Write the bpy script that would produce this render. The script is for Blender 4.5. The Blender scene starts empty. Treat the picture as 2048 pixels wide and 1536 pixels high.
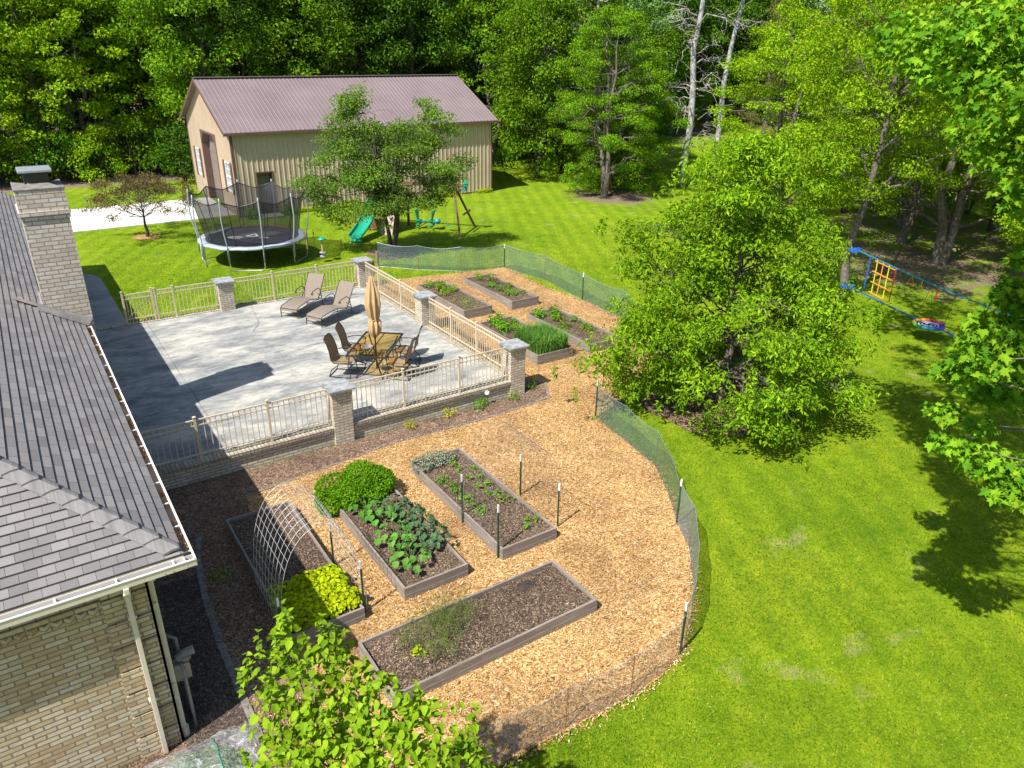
import bpy, math, random
import numpy as np
from mathutils import Vector, Matrix
from mathutils.geometry import delaunay_2d_cdt
rad = math.radians
sc = bpy.context.scene
COL = sc.collection

# ---------------------------------------------------------------- camera
H = 8.3
PITCH, ROLL, YAW, FPX = rad(24.5021), rad(0.8362), rad(34.069), 1500.0
fw = Vector((math.sin(YAW)*math.cos(PITCH), math.cos(YAW)*math.cos(PITCH), -math.sin(PITCH)))
rt0 = Vector((math.cos(YAW), -math.sin(YAW), 0)); up0 = rt0.cross(fw)
rt = rt0*math.cos(ROLL) + up0*math.sin(ROLL); up = -rt0*math.sin(ROLL) + up0*math.cos(ROLL)
cam_d = bpy.data.cameras.new('camera'); cam = bpy.data.objects.new('camera', cam_d); COL.objects.link(cam)
cam.matrix_world = Matrix(((rt.x, up.x, -fw.x, 0), (rt.y, up.y, -fw.y, 0), (rt.z, up.z, -fw.z, H), (0, 0, 0, 1)))
cam_d.sensor_width = 36; cam_d.lens = 36*FPX/2048; cam_d.clip_start = 0.1; cam_d.clip_end = 2500
sc.camera = cam

# ---------------------------------------------------------------- light
SUN_AZ, SUN_EL = rad(253), rad(53)      # direction TOWARDS the sun (clockwise from +Y)
w = bpy.data.worlds.new('World'); sc.world = w; w.use_nodes = True
nt = w.node_tree; bg = nt.nodes['Background']
sky = nt.nodes.new('ShaderNodeTexSky'); sky.sky_type = 'NISHITA'; sky.sun_disc = False
sky.sun_elevation = SUN_EL; sky.sun_rotation = SUN_AZ
nt.links.new(sky.outputs[0], bg.inputs[0]); bg.inputs[1].default_value = 0.10
sd = bpy.data.lights.new('sun', 'SUN'); sd.energy = 5.0; sd.angle = rad(0.5); sd.color = (1.0, 0.95, 0.86)
so = bpy.data.objects.new('sun', sd); COL.objects.link(so)
tosun = Vector((math.sin(SUN_AZ)*math.cos(SUN_EL), math.cos(SUN_AZ)*math.cos(SUN_EL), math.sin(SUN_EL)))
so.rotation_euler = tosun.to_track_quat('Z', 'Y').to_euler(); so.location = (-20, -5, 30)
sc.view_settings.view_transform = 'Standard'; sc.view_settings.look = 'None'
sc.view_settings.exposure = 0.78; sc.view_settings.gamma = 1.0
sc.cycles.max_bounces = 8; sc.cycles.transparent_max_bounces = 24; sc.cycles.diffuse_bounces = 2

# ---------------------------------------------------------------- helpers
def zg(y):
    t = np.clip((np.asarray(y, float)-15)/9, 0, 1); t = t*t*(3-2*t)
    return -0.45 + 0.37*t
def zgf(x, y): return float(zg(y))

def tag(o, label=None, cat=None, group=None, kind=None):
    if label: o['label'] = label
    if cat: o['category'] = cat
    if group: o['group'] = group
    if kind: o['kind'] = kind
    return o
def thing(name, label, cat, loc=(0, 0, 0), rz=0, group=None):
    o = bpy.data.objects.new(name, None); COL.objects.link(o); o.empty_display_size = .1
    o.location = loc; o.rotation_euler = (0, 0, rz)
    return tag(o, label, cat, group)
def copy_tree(o, loc=None, rz=None, label=None, group=None, parent=None, scale=None):
    c = o.copy(); COL.objects.link(c)
    if parent: c.parent = parent
    if loc is not None: c.location = loc
    if rz is not None: c.rotation_euler = (0, 0, rz)
    if scale is not None: c.scale = scale if hasattr(scale, '__len__') else (scale,)*3
    if label: c['label'] = label
    if group: c['group'] = group
    for ch in list(o.children): copy_tree(ch, parent=c)
    return c

class MB:
    """collects shapes and links them as ONE mesh object"""
    def __init__(s): s.V = []; s.F = []; s.M = []; s.n = 0
    def add(s, V, F, mi=0):
        V = np.asarray(V, float).reshape(-1, 3)
        s.V.append(V); F = [np.asarray(f, int)+s.n for f in F] if not isinstance(F, np.ndarray) else list(F+s.n)
        s.F += F; s.M += [mi]*len(F); s.n += len(V); return s
    def box(s, c, d, rz=0, mi=0):
        x, y, z = [q/2 for q in d]
        V = np.array([(-x,-y,-z),(x,-y,-z),(x,y,-z),(-x,y,-z),(-x,-y,z),(x,-y,z),(x,y,z),(-x,y,z)])
        ca, sa = math.cos(rz), math.sin(rz)
        V = np.stack([V[:,0]*ca-V[:,1]*sa, V[:,0]*sa+V[:,1]*ca, V[:,2]], 1)+np.array(c)
        return s.add(V, [(0,3,2,1),(4,5,6,7),(0,1,5,4),(1,2,6,5),(2,3,7,6),(3,0,4,7)], mi)
    def bb(s, x0, x1, y0, y1, z0, z1, mi=0):
        return s.box(((x0+x1)/2,(y0+y1)/2,(z0+z1)/2), (x1-x0,y1-y0,z1-z0), 0, mi)
    def bar(s, a, b, wd, ht, mi=0, upv=(0, 0, 1)):
        a = Vector(a); b = Vector(b); d = (b-a).normalized(); u = Vector(upv)
        if abs(d.dot(u)) > .98: u = Vector((1, 0, 0))
        r = d.cross(u).normalized(); u = r.cross(d).normalized()
        V = [p + r*sx*wd/2 + u*sy*ht/2 for p in (a, b) for sx, sy in ((-1,-1),(1,-1),(1,1),(-1,1))]
        return s.add([tuple(v) for v in V], [(0,3,2,1),(4,5,6,7),(0,1,5,4),(1,2,6,5),(2,3,7,6),(3,0,4,7)], mi)
    def tube(s, pts, r, n=6, mi=0, closed=False, caps=True):
        P = [Vector(p) for p in pts]; m = len(P)
        R = r if hasattr(r, '__len__') else [r]*m
        V = []; prev = None
        for i, p in enumerate(P):
            if closed: t = P[(i+1) % m]-P[i-1]
            else: t = P[min(i+1, m-1)]-P[max(i-1, 0)]
            t = t.normalized() if t.length > 1e-9 else Vector((0,0,1))
            if prev is None:
                u = Vector((0,0,1)) if abs(t.z) < .9 else Vector((1,0,0))
            else: u = prev
            u = (u - t*u.dot(t)); u = u.normalized() if u.length > 1e-6 else t.orthogonal().normalized()
            prev = u; v = t.cross(u)
            for k in range(n):
                a = 2*math.pi*k/n; V.append(tuple(p + (u*math.cos(a)+v*math.sin(a))*R[i]))
        F = []
        for i in range(m if closed else m-1):
            j = (i+1) % m
            for k in range(n):
                k2 = (k+1) % n; F.append((i*n+k, i*n+k2, j*n+k2, j*n+k))
        if caps and not closed: F += [tuple(range(n))[::-1], tuple(range((m-1)*n, m*n))]
        return s.add(V, F, mi)
    def cyl(s, c, r, h, n=16, mi=0, r2=None): return s.tube([c, (c[0], c[1], c[2]+h)], [r, r if r2 is None else r2], n, mi)
    def lathe(s, c, prof, n=16, mi=0):
        V = [(c[0]+r*math.cos(2*math.pi*k/n), c[1]+r*math.sin(2*math.pi*k/n), c[2]+z) for r, z in prof for k in range(n)]
        F = [(i*n+k, i*n+(k+1) % n, (i+1)*n+(k+1) % n, (i+1)*n+k) for i in range(len(prof)-1) for k in range(n)]
        return s.add(V, F, mi)
    def poly(s, pts, z0, z1, mi=0):
        n = len(pts); V = [(x, y, z0) for x, y in pts]+[(x, y, z1) for x, y in pts]
        return s.add(V, [tuple(range(n))[::-1], tuple(range(n, 2*n))]+[(i, (i+1) % n, n+(i+1) % n, n+i) for i in range(n)], mi)
    def sheet(s, grid, mi=0):
        g = np.asarray(grid, float); a, b = g.shape[:2]
        return s.add(g.reshape(-1, 3), [(i*b+j, i*b+j+1, (i+1)*b+j+1, (i+1)*b+j) for i in range(a-1) for j in range(b-1)], mi)
    def build(s, name, mats, parent=None, uv=True, smooth=False, loc=None, bevel=0):
        me = bpy.data.meshes.new(name)
        V = np.concatenate(s.V) if s.V else np.zeros((0, 3))
        L = np.array([len(f) for f in s.F], np.int32); idx = np.concatenate(s.F).astype(np.int32)
        me.vertices.add(len(V)); me.vertices.foreach_set('co', V.ravel())
        me.loops.add(len(idx)); me.loops.foreach_set('vertex_index', idx)
        st = np.concatenate([[0], np.cumsum(L)[:-1]]).astype(np.int32)
        me.polygons.add(len(L)); me.polygons.foreach_set('loop_start', st); me.polygons.foreach_set('loop_total', L)
        me.polygons.foreach_set('material_index', np.array(s.M, np.int32))
        me.update(calc_edges=True)
        if uv:
            nm = np.zeros(len(L)*3); me.polygons.foreach_get('normal', nm); nm = np.abs(nm.reshape(-1, 3))
            ax = np.repeat(nm.argmax(1), L); P = V[idx]
            U = np.empty((len(idx), 2))
            U[:, 0] = np.where(ax == 0, P[:, 1], P[:, 0]); U[:, 1] = np.where(ax == 2, P[:, 1], P[:, 2])
            l = me.uv_layers.new(name='UVMap'); l.data.foreach_set('uv', U.ravel())
        me.polygons.foreach_set('use_smooth', np.full(len(L), bool(smooth)))
        for m in (mats if isinstance(mats, (list, tuple)) else [mats]): me.materials.append(m)
        o = bpy.data.objects.new(name, me); COL.objects.link(o)
        if parent: o.parent = parent
        if loc: o.location = loc
        if bevel:
            b = o.modifiers.new('bevel', 'BEVEL'); b.width = bevel; b.segments = 2; b.limit_method = 'ANGLE'
        return o
def structure(name, mb, m, **k): return tag(mb.build(name, m, **k), kind='structure')

# ---------------------------------------------------------------- materials
def newmat(name):
    m = bpy.data.materials.new(name); m.use_nodes = True
    n = m.node_tree; b = n.nodes['Principled BSDF']; return m, n, b
def nd(n, t, **k):
    o = n.nodes.new(t)
    for a, v in k.items():
        if a.startswith('i_'):
            key = a[2:]; key = int(key) if key.isdigit() else key.replace('_', ' ')
            o.inputs[key].default_value = v
        else: setattr(o, a, v)
    return o
def ramp(n, fac, stops, interp='LINEAR'):
    r = n.nodes.new('ShaderNodeValToRGB'); e = r.color_ramp; e.interpolation = interp
    while len(e.elements) < len(stops): e.elements.new(.5)
    for el, (p, c) in zip(e.elements, stops): el.position = p; el.color = (*c, 1) if len(c) == 3 else c
    n.links.new(fac, r.inputs[0]); return r.outputs[0]
def mixc(n, fac, a, b, mode='MIX'):
    m = n.nodes.new('ShaderNodeMix'); m.data_type = 'RGBA'; m.blend_type = mode
    for s_, v in ((m.inputs[0], fac), (m.inputs[6], a), (m.inputs[7], b)):
        if hasattr(v, 'links'): n.links.new(v, s_)
        else: s_.default_value = (*v, 1) if hasattr(v, '__len__') and len(v) == 3 else v
    return m.outputs[2]
def noise(n, scale, detail=4, rough=.6, vec=None, dist=0):
    t = nd(n, 'ShaderNodeTexNoise'); t.inputs['Scale'].default_value = scale; t.inputs['Detail'].default_value = detail
    t.inputs['Roughness'].default_value = rough; t.inputs['Distortion'].default_value = dist
    if vec: n.links.new(vec, t.inputs['Vector'])
    return t.outputs[0]
def coords(n, kind='Object', scale=None, rot=None):
    c = n.nodes.new('ShaderNodeTexCoord').outputs[kind]
    if scale or rot:
        m = n.nodes.new('ShaderNodeMapping'); n.links.new(c, m.inputs[0])
        if scale: m.inputs['Scale'].default_value = scale
        if rot: m.inputs['Rotation'].default_value = rot
        c = m.outputs[0]
    return c
def bump(n, b, h, strength=.3, dist=.02):
    u = nd(n, 'ShaderNodeBump'); u.inputs['Strength'].default_value = strength; u.inputs['Distance'].default_value = dist
    n.links.new(h, u.inputs['Height']); n.links.new(u.outputs[0], b.inputs['Normal'])
def plain(name, col, rough=.6, metal=0, var=.12, scale=6, bmp=0, spec=.5):
    m, n, b = newmat(name); c = coords(n)
    f = noise(n, scale, 5, .65, c); lo = tuple(max(0, x*(1-var*2)) for x in col); hi = tuple(min(1, x*(1+var)) for x in col)
    n.links.new(ramp(n, f, [(.3, lo), (.7, hi)]), b.inputs['Base Color'])
    b.inputs['Roughness'].default_value = rough; b.inputs['Metallic'].default_value = metal
    b.inputs['Specular IOR Level'].default_value = spec
    if bmp: bump(n, b, f, bmp)
    return m
def leafmat(name, cols, trans=.35, rough=.5, objvar=.25, tint=(1.2, 1.25, .6)):
    m, n, b = newmat(name); g = nd(n, 'ShaderNodeNewGeometry'); oi = nd(n, 'ShaderNodeObjectInfo')
    st = [(i/(len(cols)-1), c) for i, c in enumerate(cols)]
    c = ramp(n, g.outputs['Random Per Island'], st)
    cc = coords(n, 'Object'); f = noise(n, .55, 2, .5, cc)
    big = ramp(n, f, [(.3, (.72,)*3), (.7, (1.25,)*3)])
    c = mixc(n, 1.0, c, big, 'MULTIPLY')
    ov = ramp(n, oi.outputs['Random'], [(0, (1-objvar,)*3), (1, (1+objvar,)*3)])
    c = mixc(n, 1.0, c, ov, 'MULTIPLY')
    n.links.new(c, b.inputs['Base Color']); b.inputs['Roughness'].default_value = rough
    b.inputs['Specular IOR Level'].default_value = .06
    tr = nd(n, 'ShaderNodeBsdfTranslucent'); n.links.new(mixc(n, 1.0, c, tint, 'MULTIPLY'), tr.inputs[0])
    mx = nd(n, 'ShaderNodeMixShader'); mx.inputs[0].default_value = trans
    n.links.new(b.outputs[0], mx.inputs[1]); n.links.new(tr.outputs[0], mx.inputs[2])
    n.links.new(mx.outputs[0], n.nodes['Material Output'].inputs[0]); return m
def netmat(name, col, cover, grid=None, gcover=.7, gw=.12, metal=0):
    """mesh netting: wires on a grid with open holes between, seen as partial cover"""
    m, n, b = newmat(name); b.inputs['Base Color'].default_value = (*col, 1); b.inputs['Roughness'].default_value = .5
    b.inputs['Metallic'].default_value = metal
    t = nd(n, 'ShaderNodeBsdfTransparent'); mx = nd(n, 'ShaderNodeMixShader')
    n.links.new(t.outputs[0], mx.inputs[1]); n.links.new(b.outputs[0], mx.inputs[2])
    if grid:
        uvn = nd(n, 'ShaderNodeUVMap'); sp = nd(n, 'ShaderNodeSeparateXYZ'); n.links.new(uvn.outputs[0], sp.inputs[0]); outs = []
        for a in (0, 1):
            q = nd(n, 'ShaderNodeMath', operation='MULTIPLY'); q.inputs[1].default_value = 1/grid; n.links.new(sp.outputs[a], q.inputs[0])
            fr = nd(n, 'ShaderNodeMath', operation='FRACT'); n.links.new(q.outputs[0], fr.inputs[0])
            l = nd(n, 'ShaderNodeMath', operation='LESS_THAN'); l.inputs[1].default_value = gw; n.links.new(fr.outputs[0], l.inputs[0]); outs.append(l.outputs[0])
        mm = nd(n, 'ShaderNodeMath', operation='MAXIMUM'); n.links.new(outs[0], mm.inputs[0]); n.links.new(outs[1], mm.inputs[1])
        sc_ = nd(n, 'ShaderNodeMapRange'); n.links.new(mm.outputs[0], sc_.inputs[0]); sc_.inputs[3].default_value = cover; sc_.inputs[4].default_value = gcover
        n.links.new(sc_.outputs[0], mx.inputs[0])
    else: mx.inputs[0].default_value = cover
    n.links.new(mx.outputs[0], n.nodes['Material Output'].inputs[0]); return m
def brickmat(name, cols, mortar, bw=.25, bh=.09, ms=.008, bmp=.5, off=.5):
    m, n, b = newmat(name); u = nd(n, 'ShaderNodeUVMap').outputs[0]
    # slight waviness so courses are not ruler straight
    t = nd(n, 'ShaderNodeTexBrick'); n.links.new(u, t.inputs['Vector']); t.offset = off
    t.inputs['Scale'].default_value = 1; t.inputs['Mortar Size'].default_value = ms; t.inputs['Mortar Smooth'].default_value = .15
    t.inputs['Brick Width'].default_value = bw; t.inputs['Row Height'].default_value = bh; t.inputs['Bias'].default_value = 0
    t.inputs['Color1'].default_value = (0, 0, 0, 1); t.inputs['Color2'].default_value = (1, 1, 1, 1); t.inputs['Mortar'].default_value = (.5, .5, .5, 1)
    c = ramp(n, t.outputs['Color'], [(i/(len(cols)-1), q) for i, q in enumerate(cols)])
    f = noise(n, 14, 6, .7, u); c = mixc(n, .55, c, ramp(n, f, [(.25, (.35,)*3), (.75, (1,)*3)]), 'MULTIPLY')
    f2 = noise(n, .9, 3, .6, u); c = mixc(n, .4, c, ramp(n, f2, [(.3, (.6,)*3), (.7, (1,)*3)]), 'MULTIPLY')
    c = mixc(n, t.outputs['Fac'], c, mortar)
    n.links.new(c, b.inputs['Base Color']); b.inputs['Roughness'].default_value = .85
    inv = nd(n, 'ShaderNodeMath', operation='SUBTRACT'); inv.inputs[0].default_value = 1; n.links.new(t.outputs['Fac'], inv.inputs[1])
    ad = nd(n, 'ShaderNodeMath', operation='MULTIPLY_ADD'); n.links.new(f, ad.inputs[0]); ad.inputs[1].default_value = .35; n.links.new(inv.outputs[0], ad.inputs[2])
    bump(n, b, ad.outputs[0], bmp, .012); return m

def chipmat(name, stops, scale=26, bmp=.8):
    scale *= 1.9
    m, n, b = newmat(name); c = coords(n, 'Object')
    nz = nd(n, 'ShaderNodeTexNoise'); n.links.new(c, nz.inputs['Vector']); nz.inputs['Scale'].default_value = 5; nz.inputs['Detail'].default_value = 3
    ds = nd(n, 'ShaderNodeVectorMath', operation='MULTIPLY_ADD'); n.links.new(nz.outputs[1], ds.inputs[0]); ds.inputs[1].default_value = (.25, .25, .25); n.links.new(c, ds.inputs[2])
    outs = []
    for k, (sx, sy, rz) in enumerate(((1, .35, .4), (.4, 1, -.5))):
        mp = nd(n, 'ShaderNodeMapping'); n.links.new(ds.outputs[0], mp.inputs[0]); mp.inputs['Scale'].default_value = (sx, sy, 1); mp.inputs['Rotation'].default_value = (0, 0, rz)
        v = nd(n, 'ShaderNodeTexVoronoi'); v.inputs['Scale'].default_value = scale; n.links.new(mp.outputs[0], v.inputs['Vector']); outs.append(v)
    sel = ramp(n, noise(n, 9, 2, .5, c), [(.48, (0,)*3), (.52, (1,)*3)])
    vc = mixc(n, sel, outs[0].outputs['Color'], outs[1].outputs['Color'])
    sp = nd(n, 'ShaderNodeSeparateColor'); n.links.new(vc, sp.inputs[0])
    col = ramp(n, sp.outputs[0], stops)
    pt = ramp(n, noise(n, .6, 6, .7, c, .5), [(.3, (.52, .49, .47)), (.5, (.9, .88, .86)), (.65, (1.12, 1.1, 1.06))])
    col = mixc(n, 1.0, col, pt, 'MULTIPLY')
    n.links.new(col, b.inputs['Base Color']); b.inputs['Roughness'].default_value = .85; b.inputs['Specular IOR Level'].default_value = .2
    bump(n, b, sp.outputs[1], bmp, .03); return m

M = {}
def concrete(name, cols, stain, joints=None):
    m, n, b = newmat(name); c = coords(n)
    f = noise(n, .55, 7, .68, coords(n, 'Object', (1, 2.2, 1), (0, 0, .35)), .4); f2 = noise(n, 2.6, 8, .78, coords(n, 'Object', (1, 2.2, 1), (0, 0, .3)), .6); f3 = noise(n, 70, 2, .6, c)
    col = ramp(n, f, [(.36, cols[0]), (.5, cols[1]), (.62, cols[2])])
    col = mixc(n, stain, col, ramp(n, f2, [(.32, (.42, .44, .46)), (.6, (1.05, 1.05, 1.05))]), 'MULTIPLY')
    col = mixc(n, .25, col, ramp(n, f3, [(.3, (.6,)*3), (.7, (1,)*3)]), 'MULTIPLY')
    n.links.new(col, b.inputs['Base Color']); b.inputs['Roughness'].default_value = .8
    bump(n, b, f3, .15, .01); return m
M['patio'] = concrete('stamped_concrete', [(.18, .19, .195), (.34, .342, .325), (.50, .482, .425)], .85)
M['walk'] = concrete('old_concrete', [(.22, .22, .22), (.30, .30, .29), (.36, .35, .33)], .5)
M['drive'] = concrete('pale_concrete', [(.52, .51, .49), (.6, .595, .57), (.66, .65, .63)], .12)
M['mulch'] = chipmat('fresh_wood_chips', [(0, (.15, .065, .022)), (.2, (.30, .16, .055)), (.5, (.46, .275, .10)), (.75, (.56, .37, .165)), (1, (.68, .52, .32))])
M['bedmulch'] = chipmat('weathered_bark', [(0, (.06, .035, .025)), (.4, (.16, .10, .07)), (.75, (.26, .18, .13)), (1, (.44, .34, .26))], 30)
M['soil'] = chipmat('garden_soil', [(0, (.035, .024, .017)), (.5, (.10, .07, .05)), (.8, (.18, .13, .09)), (1, (.42, .33, .24))], 34)
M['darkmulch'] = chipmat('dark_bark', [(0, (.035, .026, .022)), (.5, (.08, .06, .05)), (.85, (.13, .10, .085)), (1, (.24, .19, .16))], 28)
M['chips'] = leafmat('loose_chips', [(.24, .11, .035), (.45, .26, .09), (.52, .32, .12), (.37, .19, .065), (.74, .60, .40), (.32, .15, .05), (.60, .42, .20), (.15, .07, .03), (.66, .50, .28)], 0.0, .8, 0)
M['chipsdark'] = leafmat('loose_bark', [(.07, .045, .035), (.20, .13, .09), (.30, .20, .14), (.14, .09, .065), (.46, .36, .27)], 0.0, .8, 0)
BR = [(.46, .32, .16), (.58, .44, .25), (.64, .53, .34), (.52, .38, .20), (.70, .62, .46), (.66, .55, .37)]
M['brick'] = brickmat('cream_brick', BR, (.20, .165, .12), .25, .072, .0105, .35)
M['chim'] = brickmat('chimney_brick', [(.58, .50, .40), (.70, .64, .55), (.76, .71, .63), (.66, .58, .48), (.80, .76, .69)], (.30, .225, .175), .25, .086, .011, .35)
M['pillar'] = brickmat('pillar_brick', [(.54, .46, .34), (.68, .60, .48), (.75, .68, .56), (.62, .53, .41), (.79, .74, .63)], (.24, .195, .155), .23, .072, .0105, .35)
M['rowlock'] = brickmat('rowlock_brick', [(.36, .30, .21), (.50, .44, .33), (.58, .52, .41), (.42, .35, .25)], (.16, .14, .11), .085, .4, .009, .6, 0)
M['rowlocky'] = brickmat('rowlock_brick_side', [(.36, .30, .21), (.50, .44, .33), (.58, .52, .41), (.42, .35, .25)], (.16, .14, .11), .4, .085, .009, .6, 0)
M['capstone'] = plain('bluestone', (.30, .315, .33), .75, 0, .28, 5, .15)
M['tan'] = plain('tan_powder_coat', (.58, .49, .36), .45, 0, .06, 3)
M['white'] = plain('white_paint', (.74, .73, .70), .5, 0, .05, 3)
M['black'] = plain('black_iron', (.022, .022, .025), .38, 0, .1, 8)
M['sling'] = plain('taupe_sling', (.20, .162, .13), .8, 0, .06, 30, .1)
M['slingb'] = plain('brown_sling', (.27, .185, .10), .75, 0, .12, 25, .1)
M['umb'] = plain('tan_canvas', (.50, .33, .17), .85, 0, .12, 4, .2)
M['bark'] = plain('grey_bark', (.16, .135, .11), .9, 0, .35, 9, .8)
M['barkd'] = plain('dark_bark_trunk', (.085, .07, .058), .9, 0, .35, 9, .8)
M['birch'] = plain('pale_bark', (.40, .39, .40), .85, 0, .35, 3, .5)
M['dead'] = plain('dead_wood', (.36, .33, .31), .85, 0, .2, 6, .3)
M['gal'] = plain('galvanised_steel', (.45, .47, .50), .4, .6, .1, 6)
M['tpost'] = plain('green_steel', (.018, .065, .04), .5, 0, .15, 12)
M['tip'] = plain('white_tip', (.78, .78, .76), .5, 0, .04, 5)
M['rust'] = plain('rusty_steel', (.22, .085, .04), .8, 0, .2, 20)
M['green'] = plain('green_plastic', (.012, .30, .17), .35, 0, .05, 3)
M['greend'] = plain('dark_green_plastic', (.012, .16, .10), .4, 0, .05, 3)
M['matblue'] = plain('dark_blue_fabric', (.03, .05, .16), .7, 0, .1, 6)
M['purple'] = plain('purple_fabric', (.28, .04, .40), .6, 0, .06, 6)
M['pink'] = plain('pink_fabric', (.60, .06, .28), .6, 0, .06, 6)
M['greenb'] = plain('bright_green_fabric', (.08, .42, .06), .6, 0, .06, 6)
M['wallpanel'] = plain('pale_climbing_panel', (.42, .30, .24), .7, 0, .1, 3)
M['orangeleaf'] = leafmat('orange_petals', [(.60, .22, .02), (.50, .10, .02)], .3)
M['netfine'] = netmat('fine_grey_mesh', (.17, .15, .17), .27, .05, .5, .13)
M['darksoil'] = plain('dark_soil', (.045, .032, .025), .95, 0, .3, 20, .6)
M['teal'] = plain('teal_plastic', (.02, .25, .30), .4, 0, .05, 3)
M['redwood'] = plain('stained_wood', (.16, .075, .045), .75, 0, .2, 6, .2)
M['blue'] = plain('blue_webbing', (.012, .10, .52), .6, 0, .06, 6)
M['cyan'] = plain('teal_webbing', (.02, .22, .36), .6, 0, .06, 6)
M['yellow'] = plain('yellow_webbing', (.70, .50, .03), .6, 0, .06, 6)
M['orange'] = plain('orange_webbing', (.75, .30, .04), .6, 0, .06, 6)
M['red'] = plain('red_webbing', (.55, .03, .03), .6, 0, .06, 6)
M['brown'] = plain('brown_trim', (.13, .075, .065), .55, 0, .08, 3)
M['tanwall'] = plain('tan_steel_siding', (.47, .365, .275), .5, 0, .07, .8)
M['gdoor'] = plain('taupe_door', (.20, .165, .15), .5, 0, .05, 3)
M['glass'] = plain('window_glass', (.30, .36, .42), .08, 0, .2, 1.5)
M['plasticw'] = plain('grey_white_pad', (.34, .38, .45), .5, 0, .1, 3, .2)
M['mat'] = plain('black_mat', (.03, .032, .045), .8, 0, .15, 1.2)
M['matd'] = plain('grey_mat', (.075, .08, .10), .8, 0, .15, 1.2)
M['stone'] = plain('edging_stone', (.20, .18, .16), .9, 0, .25, 7, .3)
M['meter'] = plain('meter_paint', (.30, .27, .22), .6, 0, .15, 10)
def mk_lawn():
    m, n, b = newmat('lawn_grass'); c = coords(n)
    a = noise(n, .22, 4, .6, c); f = noise(n, 1.7, 5, .7, c); s = noise(n, 26, 4, .85, c)
    col = ramp(n, a, [(.35, (.130, .225, .005)), (.5, (.175, .270, .006)), (.65, (.205, .29, .009))])
    col = mixc(n, .75, col, ramp(n, f, [(.3, (.68, .80, .7)), (.52, (1, 1, 1)), (.72, (1.25, 1.12, 1.3))]), 'MULTIPLY')
    col = mixc(n, .85, col, ramp(n, s, [(.30, (.30, .38, .3)), (.47, (.9, .95, .9)), (.56, (1.15, 1.08, 1.1)), (.68, (2.0, 1.6, 2.0))]), 'MULTIPLY')
    # dry patches
    d = noise(n, .9, 3, .5, coords(n, 'Object', (1, 1.4, 1)))
    col = mixc(n, ramp(n, d, [(.64, (0,)*3), (.74, (.6,)*3)]), col, (.33, .30, .14))
    wv = nd(n, 'ShaderNodeTexWave'); wv.inputs['Scale'].default_value = .42; wv.inputs['Distortion'].default_value = 1.5; wv.inputs['Detail'].default_value = 1
    n.links.new(coords(n, 'Object', None, (0, 0, .5)), wv.inputs[0])
    col = mixc(n, .6, col, ramp(n, wv.outputs[1], [(.2, (.80, .86, .8)), (.8, (1.12, 1.08, 1.1))]), 'MULTIPLY')
    col = mixc(n, .8, col, ramp(n, noise(n, 5.5, 5, .8, c), [(.33, (.55, .68, .6)), (.5, (1, 1, 1)), (.66, (1.32, 1.16, 1.3))]), 'MULTIPLY')
    at = nd(n, 'ShaderNodeAttribute', attribute_name='bare')
    br = ramp(n, noise(n, 12, 5, .7, c), [(.3, (.10, .07, .05)), (.7, (.30, .22, .17))])
    ad = nd(n, 'ShaderNodeMath', operation='MULTIPLY_ADD'); n.links.new(noise(n, .8, 5, .65, coords(n, 'Object', (1, 2.2, 1))), ad.inputs[0]); ad.inputs[1].default_value = 1.6; n.links.new(at.outputs['Fac'], ad.inputs[2])
    ms = ramp(n, ad.outputs[0], [(1.0, (0,)*3), (1.0, (0,)*3)])
    mr = nd(n, 'ShaderNodeMapRange'); n.links.new(ad.outputs[0], mr.inputs[0]); mr.inputs[1].default_value = 1.25; mr.inputs[2].default_value = 1.55
    col = mixc(n, mr.outputs[0], col, br)
    n.links.new(col, b.inputs['Base Color']); b.inputs['Roughness'].default_value = .9; b.inputs['Specular IOR Level'].default_value = .15
    bump(n, b, s, .9, .04); return m
M['lawn'] = mk_lawn()
def mk_shingle():
    m, n, b = newmat('asphalt_shingle'); u = nd(n, 'ShaderNodeUVMap').outputs[0]
    t = nd(n, 'ShaderNodeTexBrick'); n.links.new(u, t.inputs['Vector']); t.offset = .37; t.offset_frequency = 2
    t.inputs['Scale'].default_value = 1; t.inputs['Mortar Size'].default_value = .004; t.inputs['Brick Width'].default_value = .27; t.inputs['Row Height'].default_value = .2
    t.inputs['Color1'].default_value = (0, 0, 0, 1); t.inputs['Color2'].default_value = (1, 1, 1, 1); t.inputs['Mortar'].default_value = (.1, .1, .1, 1)
    c = ramp(n, t.outputs['Color'], [(0, (.155, .147, .15)), (.35, (.205, .195, .195)), (.7, (.235, .225, .225)), (1, (.18, .168, .168))])
    g = noise(n, 160, 3, .8, u); c = mixc(n, .8, c, ramp(n, g, [(.3, (.55,)*3), (.7, (1.45,)*3)]), 'MULTIPLY')
    g2 = noise(n, 1.3, 4, .6, u); c = mixc(n, .5, c, ramp(n, g2, [(.3, (.75, .76, .8)), (.7, (1.15, 1.1, 1.05))]), 'MULTIPLY')
    c = mixc(n, t.outputs['Fac'], c, (.045, .04, .04))
    n.links.new(c, b.inputs['Base Color']); b.inputs['Roughness'].default_value = .95; bump(n, b, g, .4, .01); return m
M['shingle'] = mk_shingle()
def mk_metalroof():
    m, n, b = newmat('brown_metal_roof'); c = coords(n)
    col = ramp(n, noise(n, .6, 3, .5, c), [(.3, (.165, .125, .128)), (.7, (.20, .155, .158))])
    n.links.new(col, b.inputs['Base Color']); b.inputs['Roughness'].default_value = .45; b.inputs['Specular IOR Level'].default_value = .5; return m
M['mroof'] = mk_metalroof()
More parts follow.
